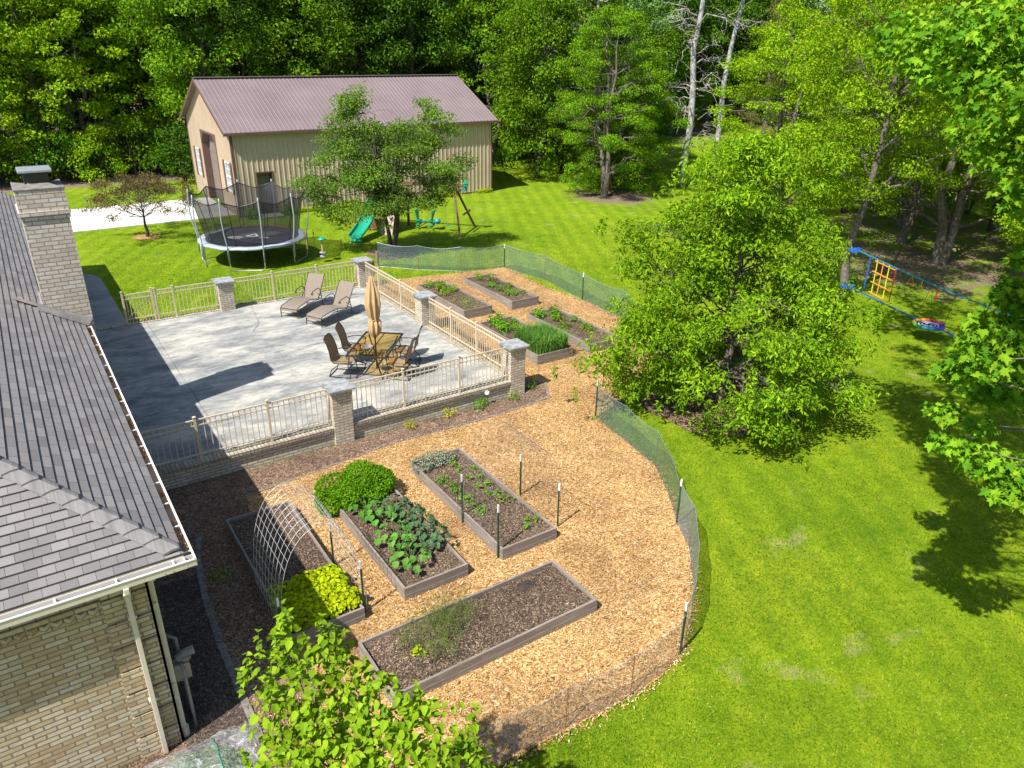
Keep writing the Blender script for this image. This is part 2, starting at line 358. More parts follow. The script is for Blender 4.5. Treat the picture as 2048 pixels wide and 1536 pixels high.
def mk_wood():
    m, n, b = newmat('weathered_board'); c = coords(n)
    # grain runs along the local X axis of each plank (planks are modelled along X)
    g = noise(n, 5, 6, .7, coords(n, 'Object', (.5, 6, 9))); f = noise(n, 1.2, 3, .6, c)
    col = ramp(n, g, [(.3, (.12, .10, .085)), (.5, (.23, .195, .165)), (.7, (.34, .30, .26))])
    col = mixc(n, .6, col, ramp(n, f, [(.3, (.7, .68, .66)), (.7, (1.1, 1.1, 1.15))]), 'MULTIPLY')
    n.links.new(col, b.inputs['Base Color']); b.inputs['Roughness'].default_value = .9; bump(n, b, g, .4, .01); return m
M['wood'] = mk_wood()
def mk_tglass():
    m, n, b = newmat('bronze_glass'); 
    t = nd(n, 'ShaderNodeBsdfTransparent'); t.inputs[0].default_value = (.94, .78, .48, 1)
    g = nd(n, 'ShaderNodeBsdfGlossy'); g.inputs[1].default_value = .05; g.inputs[0].default_value = (.9, .9, .9, 1)
    fr = nd(n, 'ShaderNodeFresnel'); fr.inputs[0].default_value = 1.5
    mx = nd(n, 'ShaderNodeMixShader'); gg = nd(n, 'ShaderNodeNewGeometry'); bf = nd(n, 'ShaderNodeMath', operation='SUBTRACT'); bf.inputs[0].default_value = 1; n.links.new(gg.outputs['Backfacing'], bf.inputs[1]); ml = nd(n, 'ShaderNodeMath', operation='MULTIPLY'); n.links.new(bf.outputs[0], ml.inputs[0]); n.links.new(fr.outputs[0], ml.inputs[1]); n.links.new(ml.outputs[0], mx.inputs[0]); n.links.new(t.outputs[0], mx.inputs[1]); n.links.new(g.outputs[0], mx.inputs[2])
    n.links.new(mx.outputs[0], n.nodes['Material Output'].inputs[0]); return m
M['tglass'] = mk_tglass()
def mk_film():
    m, n, b = newmat('clear_film'); b.inputs['Base Color'].default_value = (.75, .78, .8, 1); b.inputs['Roughness'].default_value = .18
    t = nd(n, 'ShaderNodeBsdfTransparent'); mx = nd(n, 'ShaderNodeMixShader')
    n.links.new(t.outputs[0], mx.inputs[1]); n.links.new(b.outputs[0], mx.inputs[2])
    c = coords(n); f = noise(n, 5, 5, .65, c, 1.2)
    n.links.new(ramp(n, f, [(.35, (.14,)*3), (.55, (.3,)*3), (.7, (.75,)*3)]), mx.inputs[0])
    bump(n, b, f, 1, .08)
    n.links.new(mx.outputs[0], n.nodes['Material Output'].inputs[0]); return m
M['film'] = mk_film()
M['netgreen'] = netmat('green_netting', (.10, .16, .17), .30, .10, .62, .15)
M['netgrey'] = netmat('grey_wire_mesh', (.22, .26, .32), .42, .05, .7, .15)
M['netblack'] = netmat('black_netting', (.012, .013, .018), .60)
L = {}
def lm(name, cols, trans=.3, rough=.5, *a):
    g = (1.25, 1.30, .78); trans *= .8
    return leafmat(name, [tuple(min(.6, c*k) for c, k in zip(q, g)) for q in cols], trans, max(rough, .55), *a)
M['turf'] = leafmat('grass_blades', [(.10, .19, .006), (.145, .245, .007), (.185, .28, .010), (.25, .32, .016), (.36, .37, .06)], .35, .6, 0)
L['mid'] = lm('mid_green_leaves', [(0.052, 0.121, 0.008), (0.089, 0.184, 0.010), (0.127, 0.230, 0.011), (0.178, 0.276, 0.014)])
L['yel'] = lm('yellow_green_leaves', [(0.086, 0.168, 0.008), (0.140, 0.247, 0.010), (0.199, 0.304, 0.011), (0.258, 0.315, 0.016)], .4)
L['dark'] = lm('dark_green_leaves', [(0.027, 0.079, 0.010), (0.048, 0.116, 0.011), (0.069, 0.147, 0.014), (0.100, 0.179, 0.018)])
L['blue'] = lm('grey_green_leaves', [(0.055, 0.120, 0.045), (0.083, 0.160, 0.063), (0.110, 0.200, 0.081), (0.165, 0.240, 0.126)], .3)
L['con'] = lm('dull_conifer_needles', [(.10, .10, .045), (.13, .125, .06), (.16, .15, .07), (.19, .17, .09)], .2)
L['fg'] = lm('glossy_green_leaves', [(0.060, 0.133, 0.010), (0.109, 0.204, 0.011), (0.153, 0.255, 0.013), (0.218, 0.306, 0.018)], .38)
L['barn'] = lm('fresh_green_leaves', [(.10, .20, .04), (.15, .26, .05), (.19, .31, .06), (.24, .35, .08)], .35)
L['crab'] = lm('bronze_leaves', [(.11, .06, .055), (.13, .09, .06), (.16, .13, .07), (.20, .15, .11)], .3)
L['lilac'] = lm('lilac_leaves', [(0.117, 0.210, 0.012), (0.169, 0.273, 0.014), (0.208, 0.315, 0.020), (0.260, 0.357, 0.030)], .35, .4)
L['maple'] = lm('maple_leaves', [(.05, .14, .012), (.075, .185, .015), (0.069, 0.160, 0.013), (0.115, 0.220, 0.014), (0.150, 0.270, 0.018), (0.190, 0.290, 0.027)], .4, .4)
L['let'] = lm('lettuce_leaves', [(.22, .32, .008), (.32, .40, .008), (.42, .47, .010), (.36, .42, .015)], .4)
L['basil'] = lm('oregano_leaves', [(.06, .17, .010), (.10, .24, .010), (.14, .30, .014), (.17, .32, .016)], .3)
L['kale'] = lm('kale_leaves', [(.04, .085, .06), (.055, .11, .075), (.07, .125, .09), (.06, .09, .09)], .1, .6)
L['kaleg'] = lm('green_kale_leaves', [(.055, .15, .035), (.075, .18, .045), (.10, .21, .06)], .2)
L['grass'] = lm('onion_leaves', [(.05, .16, .03), (.08, .20, .05), (.12, .25, .07), (.16, .26, .06)], .25)
L['fern'] = lm('feathery_fronds', [(.10, .19, .02), (.14, .22, .04), (.20, .22, .09), (.24, .22, .12)], .25)
L['lav'] = lm('lavender_foliage', [(.10, .15, .09), (.16, .19, .16), (.32, .32, .44), (.22, .22, .38)], .15)
L['weed'] = lm('weedy_leaves', [(.06, .17, .012), (.10, .24, .02), (.15, .28, .02)], .3)
L['gold'] = lm('golden_leaves', [(.45, .36, .02), (.35, .36, .02), (.55, .40, .03)], .3)
# ---------------------------------------------------------------- foliage
def unit(v): return v/np.maximum(np.linalg.norm(v, axis=-1, keepdims=True), 1e-9)
def leaves(mb, P, N, size, rng, asp=.5, fold=.18, droop=0., jit=.35, mi=0, D=None):
    n = len(P); P = np.asarray(P, float); N = unit(N)
    r = rng.normal(size=(n, 3)) if D is None else D + rng.normal(size=(n, 3))*.35
    d = unit(r-(r*N).sum(1, keepdims=True)*N)
    if droop: d = unit(d+np.array([0, 0, -droop]))
    wv = unit(np.cross(N, d)); s = (size*(1+jit*rng.uniform(-1, 1, n)))[:, None]
    up_ = np.cross(d, wv); mid = P+d*s*.45+up_*s*fold
    V = np.stack([P, mid+wv*s*asp*.5, P+d*s, mid-wv*s*asp*.5], 1).reshape(-1, 3)
    V[0::4] -= 0; F = np.arange(4*n).reshape(-1, 4)
    return mb.add(V, F, mi)
LOBE = np.array([(0, 0), (.10, .06), (.37, -.04), (.27, .17), (.58, .34), (.36, .42), (.44, .64), (.19, .57), (.12, .80), (0, 1.02), (-.12, .80), (-.19, .57), (-.44, .64), (-.36, .42), (-.58, .34), (-.27, .17), (-.37, -.04), (-.10, .06)])
ROUND = np.array([(0, 0), (.16, .05), (.34, .22), (.44, .42), (.36, .62), (.40, .78), (.20, .90), (.10, 1.0), (-.08, .94), (-.24, .96), (-.36, .74), (-.42, .50), (-.32, .30), (-.20, .08)])
HEART = np.array([(0, 0), (.22, -.03), (.36, .18), (.30, .5), (.12, .82), (0, 1), (-.12, .82), (-.30, .5), (-.36, .18), (-.22, -.03)])
def shaped(mb, shape, P, N, size, rng, droop=.3, curl=.12, jit=.3, mi=0):
    """leaves with a real outline (lobed or heart shaped), slightly cupped; P is where the stalk joins"""
    n = len(P); P = np.asarray(P, float); N = unit(N); r = rng.normal(size=(n, 3)); d = unit(r-(r*N).sum(1, keepdims=True)*N)
    d = unit(d+np.array([0, 0, -droop])); wv = unit(np.cross(N, d)); up_ = np.cross(d, wv)
    s = (size*(1+jit*rng.uniform(-1, 1, n)))[:, None, None]; k = len(shape)
    x = shape[:, 0][None, :, None]; y = shape[:, 1][None, :, None]
    V = P[:, None]+s*(x*wv[:, None]+y*d[:, None]+curl*(np.abs(x)*1.6-y*y*.8)*up_[:, None])
    c = (P[:, None]+s*(.42*d[:, None]-curl*.35*up_[:, None]))
    V = np.concatenate([V, c], 1).reshape(-1, 3); b = (np.arange(n)*(k+1))[:, None, None]
    T = np.array([(i, (i+1) % k, k) for i in range(k)])[None]+b
    return mb.add(V, T.reshape(-1, 3), mi)
def blob_pts(rng, c, r, n, shell=.55):
    u = unit(rng.normal(size=(n, 3))); q = (shell+(1-shell)*rng.uniform(size=(n, 1))**.6)
    return np.array(c)+u*q*np.array(r), u
def crown(mb, rng, clumps, per, size, asp=.5, upw=.9, droop=.0, shell=.35, mi=0, shape=None):
    for c, r in clumps:
        r = np.array(r if hasattr(r, '__len__') else (r, r, r*.62)); k = int(per*(r[0]*r[1])/1.0)+3
        P, u = blob_pts(rng, c, r, k, shell); N = u*.55+np.array([0, 0, upw*.8])+rng.normal(size=(k, 3))*.72
        if shape is None: leaves(mb, P, N, size, rng, asp, droop=droop, mi=mi)
        else: shaped(mb, shape, P, N, size, rng, droop=droop, mi=mi)
def profile_clumps(rng, n, z0, z1, R, prof, r=(.8, 1.3), inner=.45, cx=(0, 0), flat=.62):
    """n leaf clumps spread through a crown whose radius follows prof(t), t = 0 at its foot, 1 at its top"""
    out = []
    lob = rng.uniform(0, 2*math.pi, 3)
    while len(out) < n:
        t = rng.uniform()**.9; a = rng.uniform(0, 2*math.pi)
        rr = R*prof(t)*(1+.15*math.sin(3*a+lob[0]+4*t)+.13*math.sin(5*a+lob[1]-9*t)+.07*math.sin(9*a+lob[2]+15*t))
        if rng.uniform() > (.25+.75*rr/R): continue
        q = (inner+(1-inner)*rng.uniform()**.5)*rr; cr = rng.uniform(*r)
        out.append(((cx[0]+q*math.cos(a), cx[1]+q*math.sin(a), z0+t*(z1-z0)), (cr, cr, cr*flat)))
    return out
def wander(rng, a, b, k=5, amp=.12, sag=0.):
    a = np.array(a, float); b = np.array(b, float); L_ = np.linalg.norm(b-a); P = []
    for i in range(k+1):
        t = i/k; p = a+(b-a)*t
        if 0 < i < k: p = p+rng.normal(size=3)*amp*L_*.3
        p[2] += sag*L_*math.sin(math.pi*t); P.append(tuple(p))
    return P
def trunk(mb, rng, h, r0, clumps, nlimb=14, n=8, stems=1, z_first=.25, twig=.4, lean=(0, 0), spread=.5):
    flare = [(0, 0, -.25)]
    tops = []
    for s_ in range(stems):
        a = 2*math.pi*s_/max(stems, 1)+rng.uniform(0, 1); off = (0 if stems == 1 else spread*h*.22)
        tx, ty = lean[0]+off*math.cos(a), lean[1]+off*math.sin(a)
        b0 = (0, 0) if stems == 1 else (.09*math.cos(a), .09*math.sin(a))
        pts = [(b0[0], b0[1], -.25), (b0[0], b0[1], .1)]
        for i in range(1, 8):
            t = i/7; pts.append((b0[0]+tx*t**1.1+rng.normal()*.012*h*(t > .1), b0[1]+ty*t**1.1+rng.normal()*.012*h*(t > .1), h*t))
        rr = [r0*1.5, r0*1.15]+[r0*(1-.9*(i/7)**.9)+.008 for i in range(1, 8)]
        mb.tube(pts, rr, n); tops.append((pts, rr))
    idx = rng.choice(len(clumps), min(nlimb, len(clumps)), replace=False)
    for j, k in enumerate(idx):
        c = np.array(clumps[k][0]); pts, rr = tops[j % stems]
        zt = max(z_first*h, min(h*.93, c[2]-.38*math.hypot(c[0], c[1])))
        i = int(np.argmin([abs(p[2]-zt) for p in pts])); p0 = pts[i]; r1 = rr[i]*.42
        P = wander(rng, p0, c, 5, .2, .06); mb.tube(P, [max(.006, r1*(1-.85*q/5)) for q in range(6)], 5, caps=False)
        for q in range(3):
            e = c+rng.normal(size=3)*np.array(clumps[k][1])*.7; mb.tube(wander(rng, P[3+(q % 2)], e, 3, .3), [r1*twig*.5, r1*twig*.35, r1*.12, .004], 4, caps=False)
def tree_obj(name, label, cat, loc, tm, cm, bark, leaf, rz=0, group=None):
    t = thing(name, label, cat, loc, rz, group)
    tm.build('trunk', bark, t, uv=False, smooth=True); cm.build('crown', leaf, t, uv=False); return t

# ---------------------------------------------------------------- ground
def ground():
    xs = np.concatenate([np.linspace(-500, -30, 12), np.arange(-24, 80, 1.0), np.linspace(90, 900, 16)])
    ys = np.concatenate([np.linspace(-300, -20, 8), np.arange(-16, 70, 1.0), np.linspace(80, 1100, 18)])
    X, Y = np.meshgrid(xs, ys, indexing='ij'); Z = zg(Y)
    mb = MB(); mb.sheet(np.stack([X, Y, Z], 2)[:, ::-1])
    o = structure('lawn', mb, M['lawn'], smooth=True)
    me = o.data; co = np.zeros(len(me.vertices)*3); me.vertices.foreach_get('co', co); co = co.reshape(-1, 3)
    x, y = co[:, 0], co[:, 1]
    # bare, leaf-littered earth under the wood on the right and under the forest edge
    b = np.clip((x-27-(.12*(y-14)))/9, 0, 1)*np.clip((29-y)/6, 0, 1)*np.clip((60-x)/18, 0, 1)*.62
    def spot(cx, cy, r, v=.95): return v*np.clip(1.35-np.hypot(x-cx, y-cy)/r, 0, 1)
    b = np.maximum(b, spot(30.6, 34.6, 3.2)); b = np.maximum(b, spot(33, 16.5, 6, .8))
    fe = np.where(x < 30, 51.5, 51.5+(x-30)*.12); b = np.maximum(b, np.clip((y-fe)/3, 0, 1)*(x < 66))
    at = me.attributes.new('bare', 'FLOAT', 'POINT'); at.data.foreach_set('value', b.astype(np.float32))
ground()
def patch(name, poly, dz, m, step=.5, kind='structure', jag=0., seed=0, label=None):
    """a sheet laid dz above the ground inside an outline, following the terrain"""
    rng = np.random.default_rng(seed); P = []
    for i in range(len(poly)):
        a = np.array(poly[i], float); b = np.array(poly[(i+1) % len(poly)], float); k = max(1, int(np.linalg.norm(b-a)/step))
        for q in range(k): P.append(a+(b-a)*q/k+rng.normal(size=2)*jag)
    P = np.array(P); lo, hi = P.min(0), P.max(0); nb = len(P); pts = [Vector(p) for p in P]
    for x in np.arange(lo[0]+step/2, hi[0], step):
        for y in np.arange(lo[1]+step/2, hi[1], step): pts.append(Vector((x+.01, y+.013)))
    v, e, f, *_ = delaunay_2d_cdt(pts, [(i, (i+1) % nb) for i in range(nb)], [], 1, 1e-4)
    V = np.array([(p.x, p.y, zgf(p.x, p.y)+dz) for p in v]); mb = MB(); mb.add(V, [tuple(t) for t in f])
    o = mb.build(name, m, smooth=True); return tag(o, kind=kind)
def inside(P, poly):
    x, y = P[:, 0], P[:, 1]; c = np.zeros(len(P), bool); j = len(poly)-1
    for i in range(len(poly)):
        xi, yi = poly[i]; xj, yj = poly[j]
        c ^= ((yi > y) != (yj > y)) & (x < (xj-xi)*(y-yi)/(yj-yi+1e-12)+xi); j = i
    return c
GARDEN = [(.43, 5.6), (2.2, 5.75), (3.76, 5.82), (4.9, 5.78), (6.05, 5.72), (6.73, 5.8), (7.4, 5.98), (8.59, 6.93), (9.47, 7.91), (10.21, 9.06), (10.97, 10.37), (11.2, 11.8), (11.4, 12.98), (12.4, 13.3), (14.3, 14.3), (16.2, 16.2), (16.75, 18.2), (16.7, 20.0), (16.25, 21.8), (16.3, 23.2), (16.3, 24.75), (15.5, 24.95), (13.85, 25.26), (12.1, 25.55), (10.75, 25.6), (10.75, 15.1), (.43, 15.1)]
patch('mulch_path', GARDEN, .03, M['mulch'], .4, jag=.03, seed=1)
BED = [(.43, 15.15), (10.75, 15.15), (10.75, 16.4), (11.35, 15.95), (11.52, 15.35), (11.1, 14.6), (9.88, 14.46), (8.75, 14.45), (6.36, 14.52), (3.2, 14.15), (1.91, 14.0), (1.5, 12.4), (1.36, 11.2), (1.3, 8.6), (1.3, 7.9), (.43, 7.9)]
patch('bark_bed', BED, .045, M['bedmulch'], .4, jag=.01, seed=2)
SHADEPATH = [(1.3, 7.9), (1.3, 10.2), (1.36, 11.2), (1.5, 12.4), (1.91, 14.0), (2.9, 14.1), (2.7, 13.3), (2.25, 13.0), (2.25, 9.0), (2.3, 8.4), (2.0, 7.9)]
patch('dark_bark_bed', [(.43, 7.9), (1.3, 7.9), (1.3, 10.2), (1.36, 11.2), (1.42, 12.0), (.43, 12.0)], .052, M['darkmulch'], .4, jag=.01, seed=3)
def ring(n, c, r, jag=.12, sq=1.):
    rng = np.random.default_rng(int(c[0]*100)); return [(c[0]+r*(1+rng.normal()*jag*.5)*math.cos(2*math.pi*i/n), c[1]+sq*r*(1+rng.normal()*jag*.5)*math.sin(2*math.pi*i/n)) for i in range(n)]
patch('tree_mulch', ring(22, (14.75, 12.0), 2.0), .02, M['bedmulch'], .4, seed=4)
patch('tree_mulch', ring(16, (5.15, 37.7), .62), .02, M['mulch'], .3, seed=5)
patch('tree_mulch', ring(16, (13.5, 29.3), 1.1), .02, M['bedmulch'], .3, seed=6)
patch('dark_mulch_path', SHADEPATH, .04, M['bedmulch'], .4, jag=.03, seed=8)  # darker brown sheet laid over the house-side stretch of the chip path
patch('house_bed', [(-6, 8.5), (.43, 8.5), (1.3, 7.9), (2.0, 7.9), (1.8, 7.2), (.9, 5.7), (.3, 5.0), (-6, 4.6)], .047, M['bedmulch'], .4, jag=.03, seed=9)

# loose chips lying on the paths and beds (nobody could count them)
def loose(name, regions, m, n, seed, size=(.02, .065), holes=()):
    rng = np.random.default_rng(seed); mb = MB(); got = []
    lo, hi = np.array(regions).min(0), np.array(regions).max(0)
    P = rng.uniform(lo, hi, (n, 2)); k = inside(P, regions)
    for h in holes: k &= ~inside(P, h)
    P = P[k]; k = len(P); Z = zg(P[:, 1])+.05+rng.uniform(0, .016, k)
    Q = np.column_stack([P, Z]); N = np.array([0, 0, 1.])+rng.normal(size=(k, 3))*.28
    s = rng.uniform(*size, k)*np.where(rng.uniform(size=k) < .04, 1.9, 1)
    leaves(mb, Q, N, s, rng, .22, .05, 0, .1); return tag(mb.build(name, m, uv=False), kind='stuff')
def rectpoly(x0, x1, y0, y1): return [(x0, y0), (x1, y0), (x1, y1), (x0, y1)]
HOLES = [rectpoly(2.2, 3.45, 9.35, 13.1), rectpoly(4.2, 5.45, 9.4, 13.1), rectpoly(6.2, 7.45, 9.4, 13.15), rectpoly(3.05, 6.8, 7.4, 8.65), rectpoly(11.93, 13.05, 20.55, 23.95), rectpoly(13.85, 15.0, 20.55, 23.85), rectpoly(12.05, 13.4, 16.5, 19.85), rectpoly(13.95, 15.2, 16.5, 19.8)]
FRONT = [p for p in GARDEN]
loose('wood_chips', GARDEN, M['chips'], 260000, 11, (.018, .058), HOLES+[BED])
loose('bark_chips', BED, M['chipsdark'], 60000, 12, (.015, .05))
loose('bark_chips', SHADEPATH, M['chipsdark'], 9000, 13, (.02, .06))  # darker chips scattered over that same stretch of path
loose('bark_chips', [(-2, 8.5), (1.3, 7.9), (1.8, 7.2), (.9, 5.7), (-2, 5)], M['chipsdark'], 9000, 14, (.02, .05))
def strays():
    rng = np.random.default_rng(15); mb = MB(); P = []
    for a, b in zip(GARDEN[:21], GARDEN[1:22]):
        k = int(math.dist(a, b)*260); q = rng.uniform(0, 1, (k, 1)); P.append(np.array(a)+(np.array(b)-np.array(a))*q+rng.normal(size=(k, 2))*.075)
    P = np.concatenate(P); Q = np.column_stack([P, zg(P[:, 1])+.035+rng.uniform(0, .01, len(P))]); leaves(mb, Q, np.array([0, 0, 1.])+rng.normal(size=(len(Q), 3))*.3, .05, rng, .3, .05)
    tag(mb.build('stray_chips', M['chips'], uv=False), kind='stuff')
strays()
def turf():
    rng = np.random.default_rng(16); mb = MB(); n = 560000; q = rng.uniform(0, 1, n)
    # denser towards the camera
    d = 5+36*q**1.2; a = rng.uniform(rad(-8), rad(78), n); P = np.column_stack([d*np.sin(a), d*np.cos(a)])
    k = ~inside(P, GARDEN)&~inside(P, BED)&~((P[:, 0] < 10.6)&(P[:, 1] > 15)&(P[:, 1] < 25.5))&~((P[:, 0] < 2.45)&(P[:, 1] > 5)&(P[:, 1] < 32.8))&~((P[:, 1] > 40.3)&(P[:, 0] < 10))&~((P[:, 1] > 39.6)&(P[:, 0] > 9.8)&(P[:, 0] < 25.2))&(P[:, 0] > 2.5)&(np.hypot(P[:, 0]-14.75, P[:, 1]-12) > 1.9)
    P = P[k]; d = d[k]; n = len(P); Q = np.column_stack([P, zg(P[:, 1])-.004]); nn = rng.normal(size=(n, 3)); nn[:, 2] = np.abs(nn[:, 2])*.5
    D = np.column_stack([rng.normal(size=(n, 2))*.7, np.ones(n)]); s = (.032+.0002*d)*np.where(rng.uniform(size=n) < np.clip((41-d)/12, 0, 1), 1, 0.02); leaves(mb, Q, nn, s, rng, .55, .1, 0, .5, D=D*2)
    tag(mb.build('grass', M['turf'], uv=False), kind='stuff')
turf()

# patio slab: real concrete slabs with sawn joints between them
def patio():
    mb = MB(); J = .012
    def slab(poly): mb.poly(poly, -.35, 0)
    # joints: x = 2.95 (line below the eave), a crooked crack, and cross joints
    a = [(.43, 15.42), (2.95-J, 15.42), (2.95-J, 25.2), (.43, 25.2)]; slab(a)
    crack = [(5.72, 15.42), (5.70, 17.77), (5.62, 19.2), (5.68, 20.6), (5.56, 22.67), (5.95, 23.3), (6.25, 25.2)]
    slab([(2.95+J, 15.42)]+[(x-J, y) for x, y in crack]+[(2.95+J, 25.2)])
    slab([(x+J, y) for x, y in crack[:4]]+[(8.35, 20.6), (8.9, 18.9), (9.2, 17.2), (9.2, 15.42)])
    slab([(5.68+J, 20.6+2*J), (8.35, 20.6+2*J), (8.35, 25.2)]+[(x+J, y) for x, y in crack[:3:-1]])
    slab([(9.2+2*J, 15.42), (10.28, 15.42), (10.28, 25.2), (8.35+2*J, 25.2), (8.35+2*J, 20.6), (8.9+2*J, 18.9), (9.2+2*J, 17.2)])
    mb.bb(.43, 10.28, 15.42, 25.2, -.4, -.02)
    return mb
structure('patio', patio(), M['patio'])
wk = MB(); wk.poly([(.43, 25.42), (2.42, 25.42), (2.42, 28.4), (2.4, 31.5), (2.15, 32.2), (1.7, 32.55), (.43, 32.7)], -.3, -.03); structure('walkway', wk, M['walk'])
dv = MB()
for x0, x1 in ((-14, -7.1), (-7.08, -.3), (-.28, 3.42), (3.44, 6.42), (6.44, 9.88)): dv.poly([(x0, 40.35), (x1, 40.35), (x1, 46.0), (x0, 46.0)], -.3, -.045)
structure('driveway', dv, M['drive'])
st = MB(); st.poly([(10.6, 38.75), (11.9, 38.75), (11.9, 39.62), (10.6, 39.62)], -.2, .0); structure('door_stoop', st, M['walk'])
# ---------------------------------------------------------------- house
def setuv(o, fn):
    me = o.data; idx = np.zeros(len(me.loops), np.int32); me.loops.foreach_get('vertex_index', idx)
    co = np.zeros(len(me.vertices)*3); me.vertices.foreach_get('co', co); P = co.reshape(-1, 3)[idx]
    me.uv_layers[0].data.foreach_set('uv', np.ascontiguousarray(fn(P)).ravel())
def house():
    T = thing('brick_house', 'cream brick house under a hipped grey shingle roof, at the left edge', 'house', (0, 0, 0))
    X1, Y0, Y1, S, EX, EY, EZ = .43, 8.5, 32.6, .6, .87, 8.29, 2.62
    wl = MB(); wl.bb(-12, X1-.03, Y0, Y1, -.8, 2.46)
    # corner quoins with recessed joints, dogtooth course under the soffit
    z = -.8
    while z < 2.4:
        h = min(.38, 2.44-z); wl.bb(-.09, X1, Y0-.035, Y0+.01, z, z+h-.035); wl.bb(X1-.031, X1, Y0-.035, Y0+.5, z, z+h-.035); z += .38
    for i in range(60): wl.box((-.19-i*.125, Y0-.008, 2.12), (.085, .085, .07), rad(45))
    wl.bb(-12, -.10, Y0-.03, Y0+.01, 2.165, 2.23)
    wl.build('wall', M['brick'], T)
    # roof: every course is a real overlapping strip
    e = .11; nc = 53
    for side in ('east', 'south', 'west'):
        mb = MB()
        for i in range(nc):
            a, b = i*e, (i+1.15)*e; za, zb = EZ+a*S+.028, EZ+b*S+.004; b = min(b, nc*e)
            if side == 'east': q = [(EX-a, EY+a, za), (EX-a, Y1+.45, za), (EX-b, Y1+.45, zb), (EX-b, EY+b, zb)]; lo = [(EX-a+.004, EY+a, za-.028), (EX-a+.004, Y1+.45, za-.022)]
            elif side == 'south': q = [(EX-a, EY+a, za), (EX-b, EY+b, zb), (-12.6+b, EY+b, zb), (-12.6+a, EY+a, za)]; lo = [(EX-a, EY+a-.004, za-.022), (-12.6+a, EY+a-.004, za-.022)]
            else: q = [(-12.6+a, EY+a, za), (-12.6+b, EY+b, zb), (-12.6+b, Y1+.45, zb), (-12.6+a, Y1+.45, za)]; lo = [(-12.6+a-.004, EY+a, za-.022), (-12.6+a-.004, Y1+.45, za-.022)]
            mb.add(q, [(0, 1, 2, 3)])
            if side == 'east': mb.add([q[0], lo[0], lo[1], q[1]], [(0, 1, 2, 3)])
            elif side == 'south': mb.add([q[0], q[3], lo[1], lo[0]], [(0, 1, 2, 3)])
            else: mb.add([q[0], q[3], lo[1], lo[0]], [(0, 1, 2, 3)])
        r = mb.build('roof', M['shingle'], T)
        if side == 'south': setuv(r, lambda P: np.column_stack([P[:, 0]*1.5, (P[:, 1]-EY)/e*.2+.003]))
        else: setuv(r, lambda P: np.column_stack([P[:, 1]*.85, np.abs((EX-P[:, 0]) if side == 'east' else (P[:, 0]+12.6))/e*.2+.003]))
    hp = MB(); k = 0; t = 0.03
    while t < nc*e:
        def pt(tt, side, lift):
            c = np.array((EX-tt, EY+tt, EZ+tt*S)); wv = np.array((.12, .12, -.0)) if side > 0 else (np.array((-.12, -.12, 0)) if side < 0 else 0*c)
            z = lift + (.05 if side == 0 else (-.035)); return c+wv+np.array((0, 0, z))
        def pp(tt, s_, lift):
            c = np.array((EX-tt, EY+tt, EZ+tt*S+.03+lift)); 
            return c if s_ == 0 else c+np.array((.105, .105, -.045))*1 if s_ > 0 else c+np.array((-.105, -.105, -.045))
        # the cap bends over both slopes: east half lies towards +y/+x, south half towards -y/-x
        def pe(tt, lift): return np.array((EX-tt+.0, EY+tt+.19, EZ+tt*S+.03+lift-.004))
        def ps(tt, lift): return np.array((EX-tt-.19, EY+tt, EZ+tt*S+.03+lift-.004))
        def pc(tt, lift): return np.array((EX-tt, EY+tt, EZ+tt*S+.06+lift))
        t2 = t+.20; a, b = (.03, .002); rows = []
        for tt, l in ((t, a), (t2, b)):
            E_, C_, S_ = pe(tt, l), pc(tt, l), ps(tt, l); rows.append([E_, (E_*.45+C_*.55)+np.array((0, 0, .012)), C_+np.array((0, 0, .002)), (S_*.45+C_*.55)+np.array((0, 0, .012)), S_])
        hp.sheet(rows); f = [p-np.array((0, 0, .03)) for p in rows[0]]; hp.sheet([f, rows[0]]); t += .175; k += 1
    cap = hp.build('hip_cap', M['shingle'], T)
    setuv(cap, lambda P: np.column_stack([P[:, 0]*.05, P[:, 1]*0+.1]))
    rg = MB(); rg.bar((-5.86, EY+6, EZ+5.9*S+.06), (-5.86, Y1+.45, EZ+5.9*S+.06), .3, .04); rg.build('ridge_cap', M['shingle'], T)
    gb = MB(); gb.add([(EX-.4, Y1, 2.4), (-12.2, Y1, 2.4), (-5.86, Y1, EZ+5.4*S)], [(0, 1, 2)]); gb.build('gable', M['brick'], T)
    sf = MB(); sf.bb(-12.5, .84, EY+.012, Y0+.02, 2.455, 2.475); sf.bb(X1-.05, .84, Y0+.02, Y1+.4, 2.455, 2.475)
    sf.bb(-12.5, .858, EY-.005, EY+.012, 2.455, 2.615); sf.bb(.84, .858, EY+.012, 17.72, 2.455, 2.615); sf.bb(.84, .858, 19.0, Y1+.4, 2.455, 2.615); sf.build('soffit', M['tan'], T)
    def gutter(horizontal, a, b):
        mb = MB(); lf = MB()
        def B(u0, u1, v0, v1, z0, z1, m=0):
            if horizontal: mb.bb(u0, u1, EY-.005-v1, EY-.005-v0, z0, z1, m)
            else: mb.bb(.858+v0, .858+v1, u0, u1, z0, z1, m)
        B(a, b, 0, .004, 2.50, 2.60); B(a, b, .004, .105, 2.50, 2.508, 1); B(a, b, .105, .113, 2.50, 2.59, 2); B(a, b, .098, .122, 2.5905, 2.602)
        x = a+.2
        while x < b: B(x, x+.02, .006, .104, 2.585, 2.596); x += .62
        g = mb.build('gutter', [M['white'], M['gdoor'], M['tanlight']], T)
        rng = np.random.default_rng(5); n = int((b-a)*70); u = rng.uniform(a, b, n); u = u[(np.sin(u*2.3)+np.sin(u*5.1+1)) > -.35]; n = len(u); v = rng.uniform(.02, .09, n)
        P = np.column_stack([u, EY-.005-v, 2.512+rng.uniform(0, .03, n)]) if horizontal else np.column_stack([.858+v, u, 2.512+rng.uniform(0, .05, n)])
